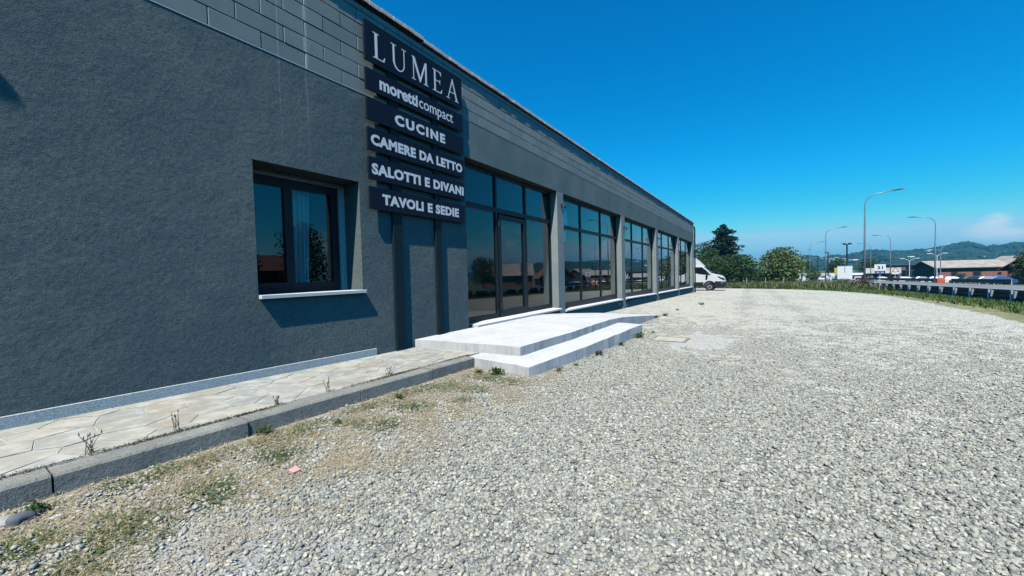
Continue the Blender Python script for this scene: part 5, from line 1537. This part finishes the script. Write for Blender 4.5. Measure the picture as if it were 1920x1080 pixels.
# ================================================================== CARS
def car_proto():
    o = thing('parked_car', 'x', 'car')
    prof = [(-2.05, .35), (-2.1, .62), (-2.0, .82), (-1.55, .90), (-1.1, .95), (-.55, 1.38), (-.1, 1.46), (.7, 1.45), (1.25, 1.25), (1.7, .98), (2.0, .90), (2.1, .65), (2.05, .35)]
    n = len(prof); V = []; F = []
    sl = [(-.86, .05), (-.80, .015), (-.70, 0), (.70, 0), (.80, .015), (.86, .05)]
    for yy, k in sl:
        for x, z in prof:
            kk = 1 - k; zt = z; ys = yy * (.80 if z > 1.2 else 1)
            V.append((x * kk, ys, zt if z < .5 else z - k * .3))
    for s_ in range(len(sl) - 1):
        for i in range(n):
            j = (i + 1) % n; F.append((s_ * n + i, s_ * n + j, (s_ + 1) * n + j, (s_ + 1) * n + i))
    F.append(tuple(range(n))); F.append(tuple(range(5 * n, 6 * n))[::-1])
    MB().add(V, F).build('body', M['car_white'], o, off=(0, 0, 0))
    for s_ in (-1, 1):
        y = s_ * .80
        V = [(-1.0, y * 1.04, .97), (1.45, y * 1.04, 1.0), (1.1, y * .90, 1.24), (.6, y * .87, 1.38), (-.1, y * .87, 1.39), (-.5, y * .90, 1.32)]
        V2 = [(a, b - s_ * .06, c) for a, b, c in V]
        MB().add(V + V2, [tuple(range(6)), tuple(range(6, 12))[::-1]] + [(i, (i + 1) % 6, 6 + (i + 1) % 6, 6 + i) for i in range(6)]).build('side_window', M['car_glass'], o, off=(0, 0, 0))
    MB().add([(-1.12, -.66, .97), (-1.12, .66, .97), (-.58, .58, 1.40), (-.58, -.58, 1.40), (-1.0, -.66, .93), (-1.0, .66, .93), (-.46, .58, 1.36), (-.46, -.58, 1.36)], [(0, 1, 2, 3), (7, 6, 5, 4), (0, 4, 5, 1), (1, 5, 6, 2), (2, 6, 7, 3), (3, 7, 4, 0)]).build('windscreen', M['car_glass'], o, off=(0, 0, 0))
    for x in (-1.3, 1.3):
        for s_ in (-1, 1):
            t_ = MB().tube([(x, s_ * .70, .31), (x, s_ * .88, .31)], [.31, .31], 14).build('wheel', M['tyre'], o, off=(0, 0, 0))
            MB().tube([(x, s_ * .88, .31), (x, s_ * .895, .31)], [.20, .19], 10).build('rim', M['rim'], t_, off=(0, 0, 0))
    for s_ in (-1, 1):
        MB().bbox(-2.09, -1.9, s_ * .62 - .16, s_ * .62 + .16, .62, .76, .02).build('headlight', M['rim'], o, off=(0, 0, 0))
    return o
cp = car_proto()
cars = [(29.2, 133, .2, 'car_white', 'white car behind the far guardrail below the warning sign'), (29.5, 122, .1, 'car_silver', 'silver car behind the far guardrail left of the warehouse gable'), (29.8, 114.5, .0, 'car_white', 'white car behind the far guardrail before the warehouse gable'),
        (29.8, 107, .15, 'car_white', 'white car just right of the orange marker'), (30.5, 101, .1, 'car_dark', 'dark car parked before the warehouse doors'), (30.6, 95.6, .1, 'car_silver', 'silver car beside the blue car in front of the warehouse'), (32.0, 95.6, .05, 'car_blue', 'blue car at the right end of the parked row'),
        (28.3, 150, .3, 'car_white', 'white car farthest behind the guardrail, left of the kilometre sign'), (19.8, 150, .4, 'car_white', 'white car parked to the right behind the blank white board'), (14.8, 140, 1.2, 'car_white', 'white car parked behind the meadow left of the totem')]
protos = {}
for i, (x, y, rz, m_, lab) in enumerate(cars):
    o = cp if i == 0 else copy_tree(cp)
    o.location = (x, y, g(x, y)); o.rotation_euler = (0, 0, rz + math.pi * .5 * (0 if y > 139 else 0)); o['label'] = lab; o['group'] = 'cars across the road'
    if i:
        for ch in o.children:
            if ch.name.startswith('body'):
                ch.data = ch.data.copy(); ch.data.materials.clear(); ch.data.materials.append(M[m_])

# ================================================================== TREES
def leaf_cloud(centers, radii, n_per, size, base, var, light, seed, squash=.8, shell=.55):
    """leaf cards spread through ellipsoid clumps; returns V,F,C"""
    r_ = np.random.default_rng(seed); Vs = []; Cs = []
    for (c, rd, n_) in zip(centers, radii, n_per):
        d = r_.normal(0, 1, (n_, 3)); d /= np.linalg.norm(d, axis=1)[:, None]
        rr_ = (shell + (1 - shell) * r_.uniform(0, 1, n_)) ** .6
        lump = 1 + .22 * np.sin(d[:, 0] * 5 + seed) * np.cos(d[:, 1] * 4 + c[0]) + .15 * np.sin(d[:, 2] * 7 + c[1])
        P = np.array(c) + d * (rr_ * lump)[:, None] * np.array(rd)
        s_ = size * r_.uniform(.55, 1.3, n_)
        u = r_.normal(0, 1, (n_, 3)); u[:, 2] *= .5; u /= np.linalg.norm(u, axis=1)[:, None]
        w = np.cross(u, d + r_.normal(0, .5, (n_, 3))); w /= np.linalg.norm(w, axis=1)[:, None] + 1e-9
        q = np.stack([P - u * s_[:, None] * .5, P + w * s_[:, None] * .32, P + u * s_[:, None] * .5, P - w * s_[:, None] * .32], 1)
        Vs.append(q.reshape(-1, 3))
        k = r_.uniform(1 - var, 1 + var, (n_, 1)); cc = np.array(base) * k
        li = r_.uniform(0, 1, n_) < .22; cc[li] = np.array(light) * k[li]
        Cs.append(np.repeat(cc, 4, 0))
    V = np.concatenate(Vs); C = np.concatenate(Cs); n = len(V) // 4
    F = (np.arange(n) * 4)[:, None] + np.array([0, 1, 2, 3])[None]
    return V, F, C
def tree(name, label, x, y, h, w, base, light, seed, n=4500, size=.28, trunk=.22, group=None, clumps=14, low=.25, cat='tree', var=.4, squash=1.0, trunk_r=.16):
    r_ = random.Random(seed); z = g(x, y)
    o = thing(name, label, cat, (x, y, z), 0, group)
    cs = []; rs = []
    for i in range(clumps):
        t = (i + .5) / clumps; a = i * 2.4 + r_.uniform(-.4, .4)
        zz = h * (low + (1 - low) * (.12 + .78 * t)); env = math.sin(math.pi * min(1, .20 + .78 * t)) ** .6
        rad = w * .5 * env * r_.uniform(.35, .72)
        cs.append((math.cos(a) * rad, math.sin(a) * rad, zz)); k = r_.uniform(.22, .34) * w * (.75 + .35 * env)
        rs.append((k, k, k * .8 * squash))
    cs.append((0, 0, h * (low + (1 - low) * .45))); rs.append((w * .34, w * .34, h * (1 - low) * .36))
    tot = sum(a[0] ** 2 for a in rs); npp = [max(30, int(n * a[0] ** 2 / tot)) for a in rs]
    V, F, C = leaf_cloud(cs, rs, npp, size, base, var, light, seed)
    V[:, 2] = np.clip(V[:, 2], .02, h * 1.03)
    np_mesh('crown', V, F, M['leaf'], C, o)
    mb = MB(); mb.tube([(0, 0, -.3), (.04, .02, h * .25), (0, .05, h * .6)], [trunk_r, trunk_r * .75, trunk_r * .35], 8)
    for i in range(5):
        c = cs[r_.randrange(len(cs))]; s_ = h * r_.uniform(.2, .42)
        mb.tube([(0, 0, s_), (c[0] * .5, c[1] * .5, (s_ + c[2]) * .52), c], [trunk_r * .5, trunk_r * .32, .02], 6)
    mb.build('trunk', M['bark'], o, off=(0, 0, 0))
    return o
def cedar(label, x, y, h, w, seed):
    r_ = np.random.default_rng(seed); z = g(x, y)
    o = thing('cedar_tree', label, 'tree', (x, y, z))
    mb = MB(); mb.tube([(0, 0, -.3), (.05, 0, h * .4), (-.05, .05, h * .8), (0, 0, h * .98)], [.28, .2, .1, .03], 8)
    mb.tube([(0, .1, h * .2), (.7, .2, h * .32), (1.0, .1, h * .68)], [.16, .12, .03], 7)
    Vs = []; Cs = []; nbr = 150
    for i in range(nbr):
        t = (i / (nbr - 1)) ** 1.05; zz = h * (.30 + .68 * t) + r_.normal(0, .10)
        env = ((1 - t) ** .55 * .95 + .10) * (.55 + .45 * min(1, t * 4 + .45)) * (1.0 + .28 * math.sin(zz * 3.9))
        a = i * 2.399 + r_.uniform(-.5, .5); L = w * .5 * env * r_.uniform(.55, 1.12)
        off_x = .5 if (i % 4 == 0 and t < .55) else 0.
        sag = r_.uniform(-.04, .12) * L
        tip = np.array([off_x + math.cos(a) * L, math.sin(a) * L, zz + sag])
        mb.tube([(off_x * .5, 0, zz - .15), tuple(tip * [.6, .6, 1]), tuple(tip)], [.05, .035, .012], 5)
        nq = int(40 + 110 * env)
        s_ = r_.uniform(.15, 1.05, nq) ** .75; side = r_.normal(0, .20, nq) * L * (.4 + .8 * s_)
        P = np.stack([off_x * (1 - s_) * .5 + tip[0] * s_ - math.sin(a) * side, tip[1] * s_ + math.cos(a) * side, zz + sag * s_ + r_.normal(0, .06, nq) - np.abs(side) * .22 - .35 * r_.uniform(0, 1, nq) * (r_.uniform(0, 1, nq) < .25)], 1)
        sz = r_.uniform(.16, .42, nq); u = r_.normal(0, 1, (nq, 3)); u[:, 2] *= .35; u /= np.linalg.norm(u, axis=1)[:, None]
        v_ = np.cross(u, np.array([0, 0, 1.]) + r_.normal(0, .5, (nq, 3))); v_ /= np.linalg.norm(v_, axis=1)[:, None]
        q = np.stack([P - u * sz[:, None] * .6, P + v_ * sz[:, None] * .34, P + u * sz[:, None] * .6, P - v_ * sz[:, None] * .34], 1)
        Vs.append(q.reshape(-1, 3)); c = np.array([.026, .058, .042]) * r_.uniform(.5, 1.5, (nq, 1)); Cs.append(np.repeat(c, 4, 0))
    V = np.concatenate(Vs); n = len(V) // 4
    np_mesh('crown', V, (np.arange(n) * 4)[:, None] + np.array([0, 1, 2, 3])[None], M['needle'], np.concatenate(Cs), o)
    mb.build('trunk', M['bark'], o, off=(0, 0, 0))
cedar('tall dark layered cedar standing above the van', -6.2, 86, 11.6, 6.4, 3)
DK = (.040, .082, .030); DL = (.10, .165, .055); MG = (.075, .135, .04); ML = (.16, .21, .06)
tree('broadleaf_tree', 'dark spreading tree right of the cedar', -2.6, 69, 4.5, 5.0, DK, DL, 11, n=7000, size=.26, low=.16)
tree('broadleaf_tree', 'dense dark tree directly behind the van roof', -5.9, 72, 4.6, 4.4, DK, DL, 12, n=5500, size=.26, low=.1)
tree('broadleaf_tree', 'tall green tree just beyond the showroom corner', -9.3, 88, 8.6, 5.2, (.05, .085, .03), (.13, .15, .05), 13, n=5500, size=.34, low=.1)
tree('broadleaf_tree', 'dark tree between the showroom corner and the cedar', -7.6, 78, 6.3, 4.2, DK, DL, 14, n=4500, size=.3, low=.1)
tree('round_tree', 'round pale green tree alone at the meadow edge', 2.35, 75.5, 5.7, 6.0, (.115, .17, .050), (.30, .33, .15), 15, n=8000, size=.34, low=.06, clumps=22)
tree('small_tree', 'small dark tree in the gap left of the round tree', -1.1, 92, 2.6, 3.4, DK, DL, 16, n=1800, size=.26, low=.08, clumps=8)
tree('small_tree', 'small bushy tree left of the round tree at its foot', .2, 84, 2.0, 2.6, MG, DL, 17, n=1500, size=.24, low=.05, clumps=8)
tree('background_tree', 'dark distant tree between the gate pillars and floodlights', 15.1, 200, 7.0, 8.0, DK, DL, 18, n=2200, size=.6, low=.1, clumps=9)
tree('background_tree', 'dark distant tree behind the totem', 25.0, 200, 7.6, 7.0, DK, DL, 19, n=2200, size=.6, low=.1, clumps=9)
tree('background_tree', 'dark distant tree above the small brick house roof', 37.5, 215, 8.5, 8.0, DK, DL, 20, n=2200, size=.6, low=.1, clumps=9)
tree('background_tree', 'dark distant tree low behind the first gate pillars', 12.0, 190, 5.0, 6.0, DK, DL, 21, n=1600, size=.6, low=.05, clumps=8)
tree('broadleaf_tree', 'dark tree at the right edge beside the warehouse', 33.2, 86.5, 5.3, 4.6, (.045, .075, .03), (.11, .14, .05), 22, n=5000, size=.3, low=.2)
tree('shrub', 'green shrub row left of the floodlight masts', 12.2, 142, 2.4, 4.2, MG, DL, 23, n=1800, size=.3, low=.02, clumps=8, cat='shrub')
tree('shrub', 'green shrub beside the white car behind the meadow', 14.0, 150, 3.2, 2.4, MG, DL, 24, n=1200, size=.3, low=.02, clumps=7, cat='shrub')
tree('shrub', 'reddish shrub hiding the foot of the tallest lamp', 9.3, 56.5, 1.05, 1.7, (.11, .045, .035), (.16, .09, .05), 25, n=1500, size=.12, low=.02, clumps=8, cat='shrub', trunk_r=.04)
tree('shrub', 'olive shrub left of the reddish shrub in the meadow', 7.6, 57.5, .95, 2.2, (.09, .10, .04), (.16, .15, .06), 26, n=1500, size=.12, low=.02, clumps=8, cat='shrub', trunk_r=.04)
tree('shrub', 'round clipped shrub before the warehouse wall', 47.0, 160, 2.1, 2.4, (.03, .09, .05), DL, 27, n=900, size=.3, low=.02, clumps=7, cat='shrub')
# trees out of frame, mirrored in the glass
tree('broadleaf_tree', 'dark tree seen only as a reflection left of the door handle', 46, 76, 7.6, 6.5, DK, DL, 31, n=3500, size=.4, low=.15)
tree('broadleaf_tree', 'dark tree seen only as a reflection in the second glazed bay', 40, 101, 8.2, 6.0, DK, DL, 32, n=3500, size=.4, low=.15)
tree('broadleaf_tree', 'tall tree seen only as a reflection in the square window sash', 47, 33, 11.5, 6.5, DK, DL, 33, n=4500, size=.4, low=.1)
tree('broadleaf_tree', 'small tree seen only as a reflection at the square window left edge', 48, 24.5, 8.0, 5.0, DK, DL, 34, n=3000, size=.4, low=.15)
# thin meadow fence posts
for i, (x, y) in enumerate([(-1.6, 58), (.4, 58.6), (2.3, 59), (4.2, 59.4), (6.0, 59.6)]):
    z = g(x, y); o = thing('fence_post', ['thin meadow fence post nearest the van', 'thin meadow fence post left of the round tree', 'thin meadow fence post before the round tree', 'thin meadow fence post right of the round tree', 'thin meadow fence post nearest the white board'][i], 'fence post', (x, y, z), 0, 'meadow fence posts')
    MB().tube([(0, 0, -.2), (.01, 0, 1.05)], [.03, .025], 6).build('stake', M['galvanised'], o, off=(0, 0, 0))
    MB().tube([(.01, 0, 1.05), (.01, 0, 1.10)], [.04, .035], 6).build('cap', M['white_paint'], o, off=(0, 0, 0))

# ================================================================== AIR
hz = MB().box(-3600, 3600, -3600, 3600, -8, 105).build('haze', None)
t = NT('haze_air'); t.n.remove(t.p)
pv = t.new('ShaderNodeVolumePrincipled')
pv.inputs['Color'].default_value = (.06, .58, .95, 1); pv.inputs['Density'].default_value = .00026; pv.inputs['Anisotropy'].default_value = .2
t.l.new(pv.outputs[0], t.out.inputs['Volume'])
hz.data.materials.append(t.m)
tag(hz, 'thin bluish haze in the air over the far hills', 'haze', kind='stuff')
SC.cycles.volume_bounces = 0
